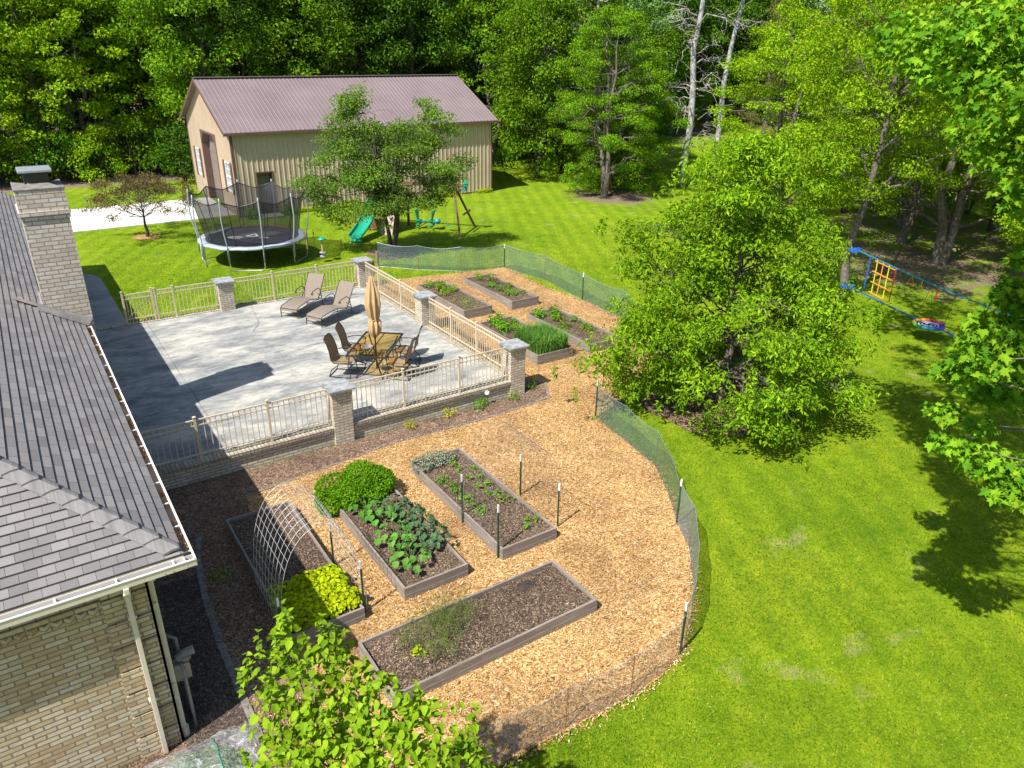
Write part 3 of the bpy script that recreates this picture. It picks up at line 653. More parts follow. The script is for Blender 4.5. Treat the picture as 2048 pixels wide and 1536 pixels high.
        leaves(lf, P, np.array([0, 0, 1.])+rng.normal(size=(n, 3))*.5, .045, rng, .5); tag(lf.build('gutter_litter', M['litter'], g, uv=False), kind='stuff')
    gutter(False, 8.17, 17.72); gutter(True, -12.5, .98)
    def spout(cx, cy, face):
        mb = MB(); dx, dy = face
        mb.bar((cx+dx*.28, cy+dy*.28, 2.5), (cx+dx*.28, cy+dy*.28, 2.42), .08, .06); mb.bar((cx+dx*.28, cy+dy*.28, 2.43), (cx+dx*.05, cy+dy*.05, 2.22), .08, .06)
        mb.bar((cx+dx*.05, cy+dy*.05, 2.25), (cx+dx*.05, cy+dy*.05, -.40), .085 if dy else .06, .06 if dy else .085)
        for z in (.55, 1.9): mb.box((cx+dx*.05, cy+dy*.05, z), (.1, .075, .03) if dy else (.075, .1, .03))
        if dx: mb.cyl((cx+.06, cy, -.45), .06, .2, 10)
        mb.build('downspout', M['tanlight'], T, bevel=.006)
    spout(.185, 8.465, (0, -1)); spout(.405, 8.56, (1, 0))
    # chimney
    c = MB(); x0, x1, y0, y1 = .22, 1.05, 17.8, 18.85
    c.bb(x0, x1, y0, y1, -.3, 4.93); c.bb(x0-.025, x1+.025, y0-.025, y1+.025, 4.93, 5.01); c.bb(x0-.045, x1+.045, y0-.045, y1+.045, 5.01, 5.085); c.bb(x0-.02, x1+.02, y0-.02, y1+.02, 5.085, 5.50)
    ch = c.build('chimney', M['chim'], T)
    k = MB(); k.poly([(x0-.03, y0-.03), (x1+.03, y0-.03), (x1+.03, y1+.03), (x0-.03, y1+.03)], 5.50, 5.53); k.sheet([[(x0+.0, y0, 5.53), (x1, y0, 5.53)], [(x0+.25, y0+.3, 5.60), (x1-.25, y0+.3, 5.60)], [(x0+.25, y1-.3, 5.60), (x1-.25, y1-.3, 5.60)], [(x0, y1, 5.53), (x1, y1, 5.53)]]); k.build('chimney_crown', M['stone'], ch)
    k = MB(); k.bb(.42, .86, 18.12, 18.55, 5.58, 5.78); k.build('flue', M['black'], ch)
    k = MB(); k.bb(.34, .94, 18.02, 18.65, 5.80, 5.86); k.build('flue_cap', M['gal'], ch, bevel=.015)
    f = MB(); f.sheet([[(x0-.12, y0-.11, EZ+(EX-x0+.12)*S+.035), (x1-.12, y0-.11, EZ+.035+(EX-x1+.12)*S)], [(x0-.12, y0-.005, EZ+(EX-x0+.12)*S+.16), (x1-.0, y0-.005, EZ+.12)]])
    f.bar((x0-.03, y0, EZ+.75*S), (x0-.03, y1, EZ+.75*S), .04, .25)
    f.sheet([[(x0-.02, y0+.1, EZ+.69*S+.05), (x0-.5, y0+.1, EZ+1.15*S+.05)], [(x0-.02, y0+.28, EZ+.69*S+.07), (x0-.5, y0+.28, EZ+1.15*S+.07)]]); f.build('flashing', M['gal2'], T)
    return T
M['litter'] = leafmat('fallen_leaves', [(.28, .10, .03), (.40, .18, .05), (.20, .08, .03), (.48, .28, .10)], .1, .7, 0)
M['tanlight'] = plain('almond_metal', (.60, .54, .43), .45, 0, .04, 3)
M['gal2'] = plain('grey_flashing', (.24, .225, .22), .7, 0, .2, 5)
house()
mt = thing('gas_meter', 'small grey-tan gas meter and pipe standing against the shaded side of the brick house', 'gas meter', (.60, 8.75, 0))
b = MB(); b.box((0, 0, .55), (.22, .16, .26)); b.lathe((.0, 0, .42), [(.01, 0), (.10, .0), (.10, .02), (.01, .03)], 12); b.build('meter_body', M['meter'], mt, bevel=.02)
b = MB(); b.tube([(.02, .12, -.45), (.02, .12, .98), (-.1, .12, 1.1)], .022, 8); b.tube([(.02, -.15, -.45), (.02, -.15, .6), (0, -.05, .7)], .02, 8); b.build('pipe', M['gal2'], mt, smooth=True)
b = MB(); b.tube([(-.02, .02, .72), (.10, .02, .78), (.2, .02, .78)], .06, 10); b.lathe((.08, .0, .70), [(.0, 0), (.07, .0), (.08, .05), (.02, .07), (.0, .07)], 10); b.build('regulator', M['gal2'], mt)

# ---------------------------------------------------------------- garden wall, pillars and fence
b = MB(); b.bb(.43, 10.22, 15.22, 15.44, -.8, -.045); t = thing('brick_wall', 'low cream brick retaining wall along the front of the patio', 'wall', (0, 0, 0)); b.build('wall', M['pillar'], t)
b = MB(); b.bb(.43, 5.24, 15.165, 15.43, -.045, .03); b.bb(5.74, 10.19, 15.165, 15.43, -.045, .03); b.build('coping', M['rowlock'], t)
b = MB(); b.bb(.43, 10.2, 25.2, 25.42, -.3, .018); tag(b.build('brick_border', M['rowlock']), 'row of pale edging bricks flush with the back edge of the patio', 'brick edging')
b = MB(); b.bb(10.28, 10.56, 15.7, 25.1, -.4, .012); tag(b.build('brick_border', M['rowlocky']), 'row of pale edging bricks under the fence on the vegetable bed side', 'brick edging')
def pillar(x, y, zb, label):
    t = thing('brick_pillar', label, 'pillar', (x, y, 0), 0, 'brick pillars round the patio'); m = MB(); s = .23
    m.bb(-s, s, -s, s, zb, .80); m.bb(-s-.012, s+.012, -s-.012, s+.012, .80, .872); m.bb(-s-.026, s+.026, -s-.026, s+.026, .872, .945); m.build('shaft', M['pillar'], t)
    c = MB(); c.bb(-.31, .31, -.31, .31, .945, 1.0); c.build('cap', M['capstone'], t, bevel=.006); return t
pillar(5.49, 15.36, -.7, 'tall brick pillar with a stone cap halfway along the front wall of the patio')
pillar(10.45, 15.40, -.7, 'brick pillar with a grey stone cap at the near right corner of the patio')
pillar(10.43, 20.45, -.4, 'brick pillar with a stone cap between the two fence runs beside the vegetable beds')
pillar(10.42, 25.35, -.4, 'brick pillar with a stone cap at the far corner behind the loungers')
pillar(5.47, 25.30, -.4, 'brick pillar with a pale cap between the gate fence and the trampoline lawn')
def fence_run(a, b, posts, label, zb=.03, gap=.12):
    a = Vector((*a, 0)); b = Vector((*b, 0)); d = (b-a); Ln = d.length; ang = math.atan2(d.y, d.x)
    t = thing('metal_fence', label, 'fence', a, ang, 'tan metal fence round the patio')
    m = MB()
    for z, h in ((.955, .03), (.83, .026), (.15, .026)): m.bb(0, Ln, -.014, .014, zb+z-h/2, zb+z+h/2)
    m.build('rails', M['tan'], t)
    m = MB(); n = int(Ln/gap)
    for i in range(n):
        x = (i+.5)*Ln/n
        if min([abs(x-p) for p in posts]+[9]) > .04: m.bb(x-.0085, x+.0085, -.0085, .0085, zb+.04, zb+.94)
    m.build('pickets', M['tan'], t)
    for p in posts:
        m = MB(); m.bb(p-.026, p+.026, -.026, .026, zb-.03, zb+1.02); m.bb(p-.033, p+.033, -.033, .033, zb+1.02, zb+1.04); m.bb(p-.05, p+.05, -.05, .05, zb-.03, zb-.015); m.build('post', M['tan'], t)
    return t
fence_run((.46, 15.30), (5.24, 15.30), [.05, 1.85, 3.38], 'tan picket fence on the front wall, between the house and the first pillar')
fence_run((5.74, 15.30), (10.20, 15.30), [1.40, 2.97], 'tan picket fence on the front wall, right of the middle pillar')
fence_run((10.43, 15.66), (10.43, 20.20), [1.61, 3.10], 'tan picket fence between the patio and the nearer pair of back beds', .01)
fence_run((10.43, 20.70), (10.42, 25.10), [1.48, 3.23], 'tan picket fence run behind the furled umbrella, ending at the far corner pillar', .01)
fence_run((3.31, 25.31), (5.22, 25.31), [.02, .56], 'short tan picket fence between the gate and the back pillar', .02)
fence_run((5.72, 25.31), (10.17, 25.33), [1.37, 2.95], 'tan picket fence behind the loungers with the trampoline beyond it', .02)
g = thing('garden_gate', 'tan picket gate with a diagonal brace, at the end of the walkway', 'gate', (2.40, 25.31, 0))
for x in (0, .84):
    m = MB(); m.bb(x-.028, x+.028, -.028, .028, 0, 1.06); m.bb(x-.034, x+.034, -.034, .034, 1.06, 1.08); m.build('post', M['tan'], g)
m = MB()
for z in (.96, .82, .17): m = MB(); m.bb(.03, .81, -.016, .016, z-.016, z+.016); m.build('rail', M['tan'], g)
m = MB()
for i in range(8): x = .09+i*.094; m.bb(x-.008, x+.008, -.008, .008, .05, .95)
m.build('pickets', M['tan'], g); m = MB(); m.bar((.04, .022, .18), (.80, .022, .80), .02, .028); m.build('brace', M['tan'], g)

# ---------------------------------------------------------------- pole barn
def barn():
    T = thing('pole_barn', 'tan metal pole barn with a brown ribbed roof at the back of the lawn', 'barn', (0, 0, 0))
    x0, x1, y0, y1, zb, ze, zr, yr = 9.9, 25.1, 39.7, 48.9, -.2, 4.15, 6.33, 44.3; S = (zr-ze)/(yr-y0)
    D0, D1, DZ = 10.95, 11.80, 2.06
    m = MB()
    for a, b_ in ((x0, D0), (D1, x1)): m.bb(a, b_, y0, y0+.1, zb, ze)
    m.bb(D0, D1, y0, y0+.1, DZ, ze); m.bb(x1-.1, x1, y0+.1, y1, zb, ze); m.bb(x0, x1, y1-.1, y1, zb, ze)
    W = lambda y: ze+(yr-abs(y-yr)-y0)*S
    # west gable wall with its openings
    OP = [(40.35, 41.35, 1.05, 2.55), (42.75, 45.75, -.2, 3.6), (46.75, 47.7, 1.05, 2.55)]
    ys = sorted({y0+.1, y1-.1, yr, *[v for o in OP for v in o[:2]]})
    for a, b_ in zip(ys[:-1], ys[1:]):
        o = [q for q in OP if q[0] <= a+1e-6 and b_ <= q[1]+1e-6]
        spans = [(zb, None)] if not o else ([(zb, o[0][2])] if o[0][2] > zb+.01 else [])+[(o[0][3], None)]
        for lo, hi in spans:
            za, zb_ = (W(a), W(b_)) if hi is None else (hi, hi)
            V = [(x, y, z) for x in (x0, x0+.1) for y, z in ((a, lo), (b_, lo), (b_, zb_), (a, za))]
            m.add(V, [(3, 2, 1, 0), (4, 5, 6, 7), (0, 1, 5, 4), (1, 2, 6, 5), (2, 3, 7, 6), (3, 0, 4, 7)])
    m.add([(x1-.05, y0+.1, ze), (x1-.05, y1-.1, ze), (x1-.05, yr, zr-.05)], [(0, 1, 2)])
    # vertical ribs of the siding
    x = x0+.14
    while x < x1-.05:
        lo = DZ+.06 if D0-.1 < x < D1+.1 else zb; m.add([(x-.05, y0, lo), (x-.018, y0-.024, lo), (x+.018, y0-.024, lo), (x+.05, y0, lo), (x-.05, y0, ze), (x-.018, y0-.024, ze), (x+.018, y0-.024, ze), (x+.05, y0, ze)], [(0, 1, 5, 4), (1, 2, 6, 5), (2, 3, 7, 6)]); x += .265
    y = y0+.2
    while y < y1-.1:
        o = [q for q in OP if q[0]-.14 < y < q[1]+.14]; segs = [(zb, W(y))] if not o else ([(zb, o[0][2]-.08)] if o[0][2] > 0 else [])+[(o[0][3]+.12, W(y))]
        for lo, hi in segs: m.bb(x0-.012, x0, y-.02, y+.02, lo, hi)
        y += .265
    m.build('wall', M['tanwall'], T)
    # roof
    for sgn, ya in ((1, y0-.27), (-1, y1+.27)):
        r = MB(); za = ze-.27*S+.06; xa, xb = x0-.32, x1+.32; zt = zr+.06
        r.add([(xa, ya, za), (xb, ya, za), (xb, yr, zt), (xa, yr, zt), (xa, ya, za-.04), (xb, ya, za-.04), (xb, yr, zt-.04), (xa, yr, zt-.04)], [(0, 1, 2, 3), (7, 6, 5, 4), (0, 4, 5, 1), (1, 5, 6, 2), (3, 7, 4, 0)])
        x = xa+.12
        while x < xb:
            r.add([(x-.04, ya, za), (x-.015, ya, za+.022), (x+.015, ya, za+.022), (x+.04, ya, za), (x-.04, yr, zt), (x-.015, yr, zt+.022), (x+.015, yr, zt+.022), (x+.04, yr, zt)], [(0, 1, 5, 4), (1, 2, 6, 5), (2, 3, 7, 6)]); x += .23
        r.build('roof', M['mroof'], T)
    r = MB()
    for s_ in (1, -1): r.bar((x0-.34, yr-s_*.1, zr+.075-.1*S*0), (x1+.34, yr-s_*.1, zr+.075), .22, .02)
    r.build('ridge_cap', M['mroof'], T)
    tr = MB()
    for ya in (y0-.27, y1+.27):
        za = ze-.27*S
        for xx in (x0-.32, x1+.32): tr.bar((xx, ya, za-.04), (xx, yr, zr-.04), .03, .16)
    tr.bar((x0-.32, y0-.28, ze-.27*S-.02), (x1+.32, y0-.28, ze-.27*S-.02), .025, .12)
    for xx, yy in ((x0, y0), (x1, y0), (x0, y1)): tr.bb(xx-.03, xx+.09 if xx == x0 else xx+.03, yy-.032, yy+.09, zb, ze-.02)
    tr.bb(x0+.05, x1-.05, y0-.03, y0+.002, zb, .02)
    tr.build('trim', M['brown'], T)
    sf = MB(); sf.bb(x0, x1, y0-.26, y0-.002, ze-.14, ze-.12); sf.build('soffit', M['tanwall'], T)
    # overhead door, recessed, with clipped upper corners
    d = MB()
    for i in range(7): d.bb(x0+.34, x0+.38, 42.75, 45.75, -.05+i*.52, -.05+i*.52+.505)
    d.bb(x0+.36, x0+.40, 42.75, 45.75, -.1, 3.6); d.build('overhead_door', M['gdoor'], T)
    fr = MB(); fr.bb(x0-.03, x0+.33, 42.65, 42.755, -.1, 3.6); fr.bb(x0-.03, x0+.33, 45.745, 45.85, -.1, 3.6); fr.bb(x0-.03, x0+.33, 42.65, 45.85, 3.6, 3.7)
    for ya, s_ in ((42.755, 1), (45.745, -1)): fr.add([(x, y, z) for x in (x0-.028, x0+.3) for y, z in ((ya, 3.6), (ya+s_*.5, 3.6), (ya, 3.05))], [(0, 1, 2), (5, 4, 3), (0, 3, 4, 1), (1, 4, 5, 2), (2, 5, 3, 0)])
    fr.build('door_frame', M['brown'], T)
    for (a, b_, lo, hi) in (OP[0], OP[2]):
        w_ = MB(); w_.bb(x0+.05, x0+.06, a+.05, b_-.05, lo+.05, hi-.05); wn = w_.build('window', M['glass'], T)
        f = MB(); f.bb(x0-.02, x0+.08, a, a+.07, lo, hi); f.bb(x0-.02, x0+.08, b_-.07, b_, lo, hi); f.bb(x0-.02, x0+.08, a+.07, b_-.07, lo, lo+.07); f.bb(x0-.02, x0+.08, a+.07, b_-.07, hi-.07, hi); f.bb(x0, x0+.08, a+.07, b_-.07, (lo+hi)/2-.03, (lo+hi)/2+.03)
        for q in (1, 2): f.bb(x0+.03, x0+.065, a+.07+(b_-a-.14)*q/3-.01, a+.07+(b_-a-.14)*q/3+.01, lo+.07, hi-.07)
        for q in (.25, .75): f.bb(x0+.032, x0+.063, a+.07, b_-.07, lo+(hi-lo)*q-.01, lo+(hi-lo)*q+.01)
        f.build('frame', M['white'], wn)
        for s_, yy in ((-1, a), (1, b_)):
            h = MB(); ya, yb = sorted((yy+s_*.02, yy+s_*.3)); h.bb(x0-.045, x0-.013, ya, yb, lo-.06, hi+.04)
            for q in range(12): h.bar((x0-.05, ya+.03, lo+.02+q*.12), (x0-.05, yb-.03, lo+.02+q*.12), .02, .05)
            h.build('shutter', M['brown'], T)
    # walk door in a recess
    d = MB(); d.bb(D0-.01, D0+.04, y0-.035, y0+.55, zb, DZ); d.bb(D1-.04, D1+.01, y0-.035, y0+.55, zb, DZ); d.bb(D0-.01, D1+.01, y0-.035, y0+.55, DZ, DZ+.06); d.build('porch_frame', M['brown'], T)
    d = MB(); d.bb(D0+.04, D1-.04, y0+.45, y0+.5, zb, DZ)
    for a in (.12, .46):
        for lo, hi in ((.15, .75), (.85, 1.45), (1.52, 1.85)): d.bb(D0+a, D0+a+.24, y0+.438, y0+.45, lo, hi)
    dr = d.build('walk_door', M['gdoor'], T); k = MB(); k.lathe((D0+.12, y0+.40, .95), [(.0, 0), (.03, .0), (.03, .05), (0, .05)], 8); k.build('handle', M['gal'], dr)
    l = MB(); l.box((x0-.12, yr-.9, 5.45), (.18, .14, .12)); l.build('flood_lamp', M['yellow'], T)
barn()
# ---------------------------------------------------------------- patio furniture
def spiral(c, r, ax, turns=1.3, n=16, s=1):
    """a flat iron scroll in the plane spanned by local x and z"""
    return [(c[0]+ax*(r*(1-.75*i/n))*math.cos(s*2*math.pi*turns*i/n), c[1], c[2]+(r*(1-.75*i/n))*math.sin(s*2*math.pi*turns*i/n)) for i in range(n+1)]
def lounger(loc, rz, label):
    t = thing('chaise_lounge', label, 'sun lounger', loc, rz, 'pair of chaise lounges on the patio'); W = .32
    seat = [(0, .31), (.06, .36), (.35, .40), (.7, .44), (1.02, .37), (1.22, .33)]; back = [(1.22, .33), (1.34, .50), (1.52, .78), (1.66, 1.0), (1.72, 1.03)]
    def strip(P, name):
        m = MB(); a = [[(x, y, z+.004) for y in (-W+.02, -W/2, 0, W/2, W-.02)] for x, z in P]; b = [[(x, y, z-.008) for x, y, z in r] for r in a]
        m.sheet(a); m.sheet([r[::-1] for r in b]); m.build(name, M['sling'], t, smooth=True)
    strip([(-.02, .24)]+seat, 'seat_sling'); strip(back, 'back_sling')
    f = MB()
    for s in (-W, W):
        f.tube([(0, s, 0), (0, s, .30)]+[(x, s, z) for x, z in seat[1:]]+[(x, s, z) for x, z in back[1:]], .014, 6)
        f.tube([(0, s, .18), (.6, s, .34), (1.4, s, .30)], .012, 6); f.tube([(1.45, s, 0), (1.43, s, .3), (1.36, s, .62), (1.25, s, .70), (.95, s, .66), (.86, s, .60)], .014, 6)
        f.tube(spiral((.90, s, .58), .06, -1), .010, 5); f.tube([(1.43, s, .35), (1.2, s, .52)], .010, 5); f.tube([(1.40, s, .5), (1.22, s, .38)], .010, 5)
    for x, z in ((0, .15), (.0, .31), (1.22, .31), (1.45, .28), (.7, .36), (1.70, 1.0)): f.tube([(x, -W, z), (x, W, z)], .012, 6)
    f.build('frame', M['black'], t, smooth=True); return t
lounger((6.93, 23.27, 0), rad(36), 'taupe sling chaise lounge, the one nearer the back fence')
lounger((7.33, 22.09, 0), rad(27), 'taupe sling chaise lounge, the one nearer the furled umbrella')
def dining_chair(loc, rz, label, first=None):
    if first: return copy_tree(first, loc, rz, label)
    t = thing('sling_chair', label, 'patio chair', loc, rz, 'sling chairs round the glass table'); W = .27
    P = [(.27, .42), (.22, .45), (0, .42), (-.2, .41), (-.27, .50), (-.30, .72), (-.36, .92), (-.44, 1.06)]
    m = MB(); a = [[(x, y*(1 if i < 5 else 1-.05*(i-4)), z+.004) for y in (-W+.02, -.12, .12, W-.02)] for i, (x, z) in enumerate(P)]
    a[-1][1] = (P[-1][0], -.12, P[-1][1]+.05); a[-1][2] = (P[-1][0], .12, P[-1][1]+.05)
    m.sheet(a); m.sheet([[(x, y, z-.008) for x, y, z in r][::-1] for r in a]); m.build('sling', M['slingb'], t, smooth=True)
    f = MB()
    for s in (-1, 1):
        f.tube([(x, s*W*(1 if i < 5 else 1-.04*(i-4)), z) for i, (x, z) in enumerate(P)], .014, 6)
        f.tube([(-.26, s*W, .62), (-.05, s*(W+.02), .68), (.22, s*(W+.02), .66)], .013, 6); f.tube(spiral((.21, s*(W+.02), .60), .055, 1), .01, 5)
        f.tube([(.26, s*(W+.02), .62), (.2, s*(W+.01), .35), (.26, s*W, .03), (.1, s*W, .015), (-.35, s*W, .015)], .014, 6)
        f.tube([(-.35, s*W, .015), (-.28, s*W, .2), (-.05, s*W, .40)], .013, 6)
    f.tube([(-.35, -W, .015), (-.35, W, .015)], .013, 6); f.tube([(.0, -W, .40), (.0, W, .40)], .012, 6)
    tp = P[-1]; f.tube([(tp[0], -W*.86, tp[1]), (tp[0], -.12, tp[1]+.05), (tp[0], .12, tp[1]+.05), (tp[0], W*.86, tp[1])], .014, 6)
    f.build('frame', M['black'], t, smooth=True); return t
TC = Vector((7.6, 17.94, 0)); TA = rad(49.6); ax = Vector((math.cos(TA), math.sin(TA), 0)); nx = Vector((-math.sin(TA), math.cos(TA), 0))
c0 = None
for s, k, lb in ((1, -.50, 'brown sling chair on the house side of the table, nearest the camera'), (1, .42, 'brown sling chair on the house side of the table, nearer the loungers'), (-1, -.42, 'brown sling chair on the garden side of the table, nearest the front fence'), (-1, .45, 'brown sling chair on the garden side of the table, farther from the front fence')):
    p = TC+nx*s*.74+ax*k; rz = math.atan2(-s*nx.y, -s*nx.x)+(.06 if k > 0 else -.04)
    c = dining_chair(p, rz, lb, c0); c0 = c0 or c
t = thing('glass_table', 'rectangular bronze glass dining table with scrolled black iron legs', 'table', TC, TA)
m = MB(); m.bb(-.89, .89, -.51, .51, .713, .721); m.build('tabletop', M['tglass'], t)
m = MB()
for y in (-.53, .53): m.bb(-.93, .93, y-.022, y+.022, .70, .732)
for x in (-.91, .91): m.bb(x-.022, x+.022, -.508, .508, .70, .732)
m.bb(-.888, .888, -.012, .012, .695, .711); m.build('rim', M['black'], t)
for sx in (-1, 1):
    for sy in (-1, 1):
        m = MB(); m.tube([(sx*.78, sy*.42, .70), (sx*.70, sy*.34, .5), (sx*.42, sy*.16, .32), (sx*.48, sy*.22, .16), (sx*.74, sy*.38, .0)], .02, 6); m.build('leg', M['black'], t, smooth=True)
m = MB()
for a in range(4): m.tube([(math.cos(a*math.pi/2+.78)*r_, math.sin(a*math.pi/2+.78)*r_*.7, z) for r_, z in ((.05, .3), (.25, .42), (.4, .3), (.22, .18), (.06, .24))], .012, 5)
m.build('scroll_work', M['black'], t, smooth=True)
u = thing('patio_umbrella', 'furled tan canvas umbrella standing through the glass table', 'umbrella', TC)
m = MB(); m.cyl((0, 0, 0), .022, 2.62, 10); m.build('pole', M['black'], u)
m = MB(); rng = np.random.default_rng(3); prof = [(.95, .05), (1.0, .10), (1.12, .16), (1.35, .165), (1.42, .13), (1.47, .115), (1.55, .145), (1.9, .19), (2.15, .165), (2.35, .12), (2.5, .075), (2.62, .05), (2.66, .0)]
V = [[((r*(1+.20*math.sin(8*a+z*1.2)+.10*math.sin(3*a+2*z)))*math.cos(a)+.01*math.sin(z*6), (r*(1+.20*math.sin(8*a+z*1.2)+.1*math.sin(3*a+2*z)))*math.sin(a), z-(.06*math.sin(4*a) if z < 1 else 0)) for a in np.linspace(0, 2*math.pi, 65)] for z, r in prof]
m.sheet(V); m.build('canopy', M['umb'], u, smooth=True)
m = MB(); m.tube([(.125*math.cos(a), .125*math.sin(a), 1.45+.01*math.sin(3*a)) for a in np.linspace(0, 2*math.pi, 18)[:-1]], .012, 5, closed=True); m.build('tie_strap', M['umb'], u)
m = MB(); m.lathe((7.22, 17.62, .722), [(0.0, 0), (.05, 0), (.055, .03), (.14, .10), (.165, .13), (.15, .132), (.12, .10), (.03, .045), (0, .045)], 18); tag(m.build('bowl', M['stone'], smooth=True), 'shallow grey bowl standing on the glass table beside the umbrella', 'bowl')

# ---------------------------------------------------------------- trampoline
t = thing('trampoline', 'large round trampoline with a black safety net, on the lawn before the barn', 'trampoline', (8.25, 31.5, -.08))
Rt = 2.13; HZ = .93
m = MB(); m.lathe((0, 0, HZ), [(0.0, 0), (1.86, 0), (1.86, -.015), (0, -.015)], 64); m.build('jumping_mat', M['mat'], t)
m = MB(); ln = [(1.1*math.cos(a)+.1, 1.35*math.sin(a)*(.42 if math.sin(a) > 0 else .30)+.1, HZ+.006) for a in np.linspace(0, 2*math.pi, 40)[:-1]]; m.add(ln, [tuple(range(39))]); mt_ = m.build('mat_panel', M['matd'], t)
m = MB(); rot = lambda x, y: (x*.829+y*.559, -x*.559+y*.829, HZ+.012)
def stroke(P, w_, closed=False):
    P = [np.array(p) for p in P]; n = len(P)
    for i in range(n if closed else n-1): a, b = P[i], P[(i+1) % n]; m.bar(rot(*a), rot(*b), w_, .004)
m2 = m; stroke([(-.28, -.05), (.22, -.05), (-.02, .38)], .07, True); stroke([(-.62+.30*math.cos(a), -.30+.12*math.sin(a)) for a in np.linspace(.3, 5.6, 16)], .06); stroke([(.35, -.3), (.55, -.18), (.75, -.3)], .04)
m.build('white_mark', M['tip'], mt_)
m = MB(); rr = lambda a, r: r*(1+.004*math.sin(17*a)); prof = [(1.84, HZ+.0), (1.86, HZ+.02), (2.0, HZ+.025), (2.12, HZ+.01), (2.15, HZ-.03), (2.13, HZ-.07)]
m.sheet([[(r*math.cos(a), r*math.sin(a), z+.008*math.sin(11*a)+.004*math.sin(29*a)) for a in np.linspace(0, 2*math.pi, 97)] for r, z in prof]); m.build('safety_pad', M['plasticw'], t, smooth=True)
m = MB(); m.tube([(1.83*math.cos(a), 1.83*math.sin(a), HZ+.03) for a in np.linspace(rad(10), rad(100), 24)], .022, 6); m.build('orange_band', M['orange'], t)
m = MB(); m.tube([(2.1*math.cos(a), 2.1*math.sin(a), HZ-.04) for a in np.linspace(0, 2*math.pi, 49)[:-1]], .025, 6, closed=True); m.build('ring_frame', M['gal'], t, smooth=True)
for k in range(5):
    a, b = rad(156+72*k), rad(192+72*k); m = MB(); c = lambda a_, r, z: (r*math.cos(a_), r*math.sin(a_), z)
    m.tube([c(a, 2.1, HZ-.05), c(a, 2.12, .15), c(a+.04, 2.08, .03), c(a+.12, 2.0, 0.02), c(b-.12, 2.0, .02), c(b-.04, 2.08, .03), c(b, 2.12, .15), c(b, 2.1, HZ-.05)], .021, 6); m.build('leg', M['gal'], t, smooth=True)
ANG = [rad(156+36*k) for k in range(10)]
for a in ANG:
    m = MB(); c = lambda r, z: (r*math.cos(a), r*math.sin(a), z)
    m.tube([c(2.17, .35), c(2.17, 1.1), c(2.26, 1.5), c(2.32, 2.0), c(2.28, 2.75), c(2.27, 2.88)], .025, 8); m.build('net_pole', M['plasticw'], t, smooth=True)
def netr(a, v):
    d = min(abs((a-q+math.pi) % (2*math.pi)-math.pi) for q in ANG)/rad(18); return (1.80+.30*v**.8)+.16*max(0, 1-d)*v**3, HZ+.03+v*(1.60+.20*max(0, 1-d)**1.5)
AA = np.linspace(0, 2*math.pi, 181)
m = MB(); m.sheet([[(netr(a, v)[0]*math.cos(a), netr(a, v)[0]*math.sin(a), netr(a, v)[1]) for a in AA] for v in np.linspace(0, 1, 9)]); m.build('safety_net', M['netblack'], t, smooth=True)
m = MB(); m.tube([(netr(a, 1)[0]*math.cos(a), netr(a, 1)[0]*math.sin(a), netr(a, 1)[1]) for a in AA[:-1]], .02, 5, closed=True)
for a in ANG: m.tube([(netr(a+.1, v)[0]*math.cos(a+.1), netr(a+.1, v)[0]*math.sin(a+.1), netr(a+.1, v)[1]) for v in np.linspace(0, 1, 7)], .014, 5)
m.build('net_binding', M['black'], t, smooth=True)
b = thing('bird_feeder', 'thin hooked pole with hanging bird feeders and a teal dome, beside the trampoline', 'bird feeder', (10.18, 29.64, -.08))
m = MB(); m.cyl((0, 0, -.1), .008, 1.35, 6)
for s in (-1, 1): m.tube([(0, 0, 1.0), (s*.02, s*-.01, 1.38), (s*.17, s*-.1, 1.40), (s*.26, s*-.17, 1.28)], .007, 5)
m.build('pole', M['black'], b)
m = MB(); m.lathe((.26, -.17, .95), [(0, .1), (.05, .10), (.17, .03), (.18, 0), (0, 0)], 16); m.build('dome', M['green'], b, smooth=True)
m = MB(); m.cyl((.26, -.17, .45), .035, .48, 8); m.cyl((-.26, .17, .55), .035, .68, 8); m.build('seed_tube', M['orange2'] if 'orange2' in M else M['umb'], b)
m = MB(); m.lathe((.26, -.17, .40), [(0, 0), (.13, 0), (.13, .03), (0, .03)], 14); m.lathe((.26, -.17, .24), [(0, 0), (.12, 0), (.12, .03), (0, .03)], 14); m.cyl((.26, -.17, .27), .05, .12, 8); m.build('tray', M['plasticw'], b)

# ---------------------------------------------------------------- play set
PS = thing('play_set', 'wooden swing set with a green slide, climbing wall and green glider, behind the multi-stem tree', 'swing set', (14.4, 33.8, -.08), math.atan2(-.74, .68))
# local x runs from the tower towards the far A-frame, local -y is the side with the slide
for x, y in ((0, 0), (1.45, 0), (0, 1.5), (1.45, 1.5)):
    m = MB(); m.bb(x-.05, x+.05, y-.05, y+.05, -.1, 1.85); m.build('tower_post', M['redwood'], PS)
m = MB(); m.bb(-.05, 1.5, 0, 1.5, 1.15, 1.22)
for z in (1.75,): m.bb(-.02, .02, 0, 1.5, z, z+.12); m.bb(1.43, 1.47, 0, 1.5, z, z+.12); m.bb(0, 1.45, 1.48, 1.52, z, z+.12)
for i in range(9): m.bb(-.015, .015, .12+i*.155, .2+i*.155, 1.22, 1.8); m.bb(.1+i*.155, .18+i*.155, 1.485, 1.515, 1.22, 1.8)
m.build('deck', M['redwood'], PS)
m = MB(); m.bb(.1, .8, -.02, .0, .1, .6)
for i in range(7): m.bb(.75+.1*i, .83+.1*i, -.03, .0, .1, 1.0)
m.build('skirt_boards', M['redwood'], PS)
m = MB(); N_ = 14; rows = []
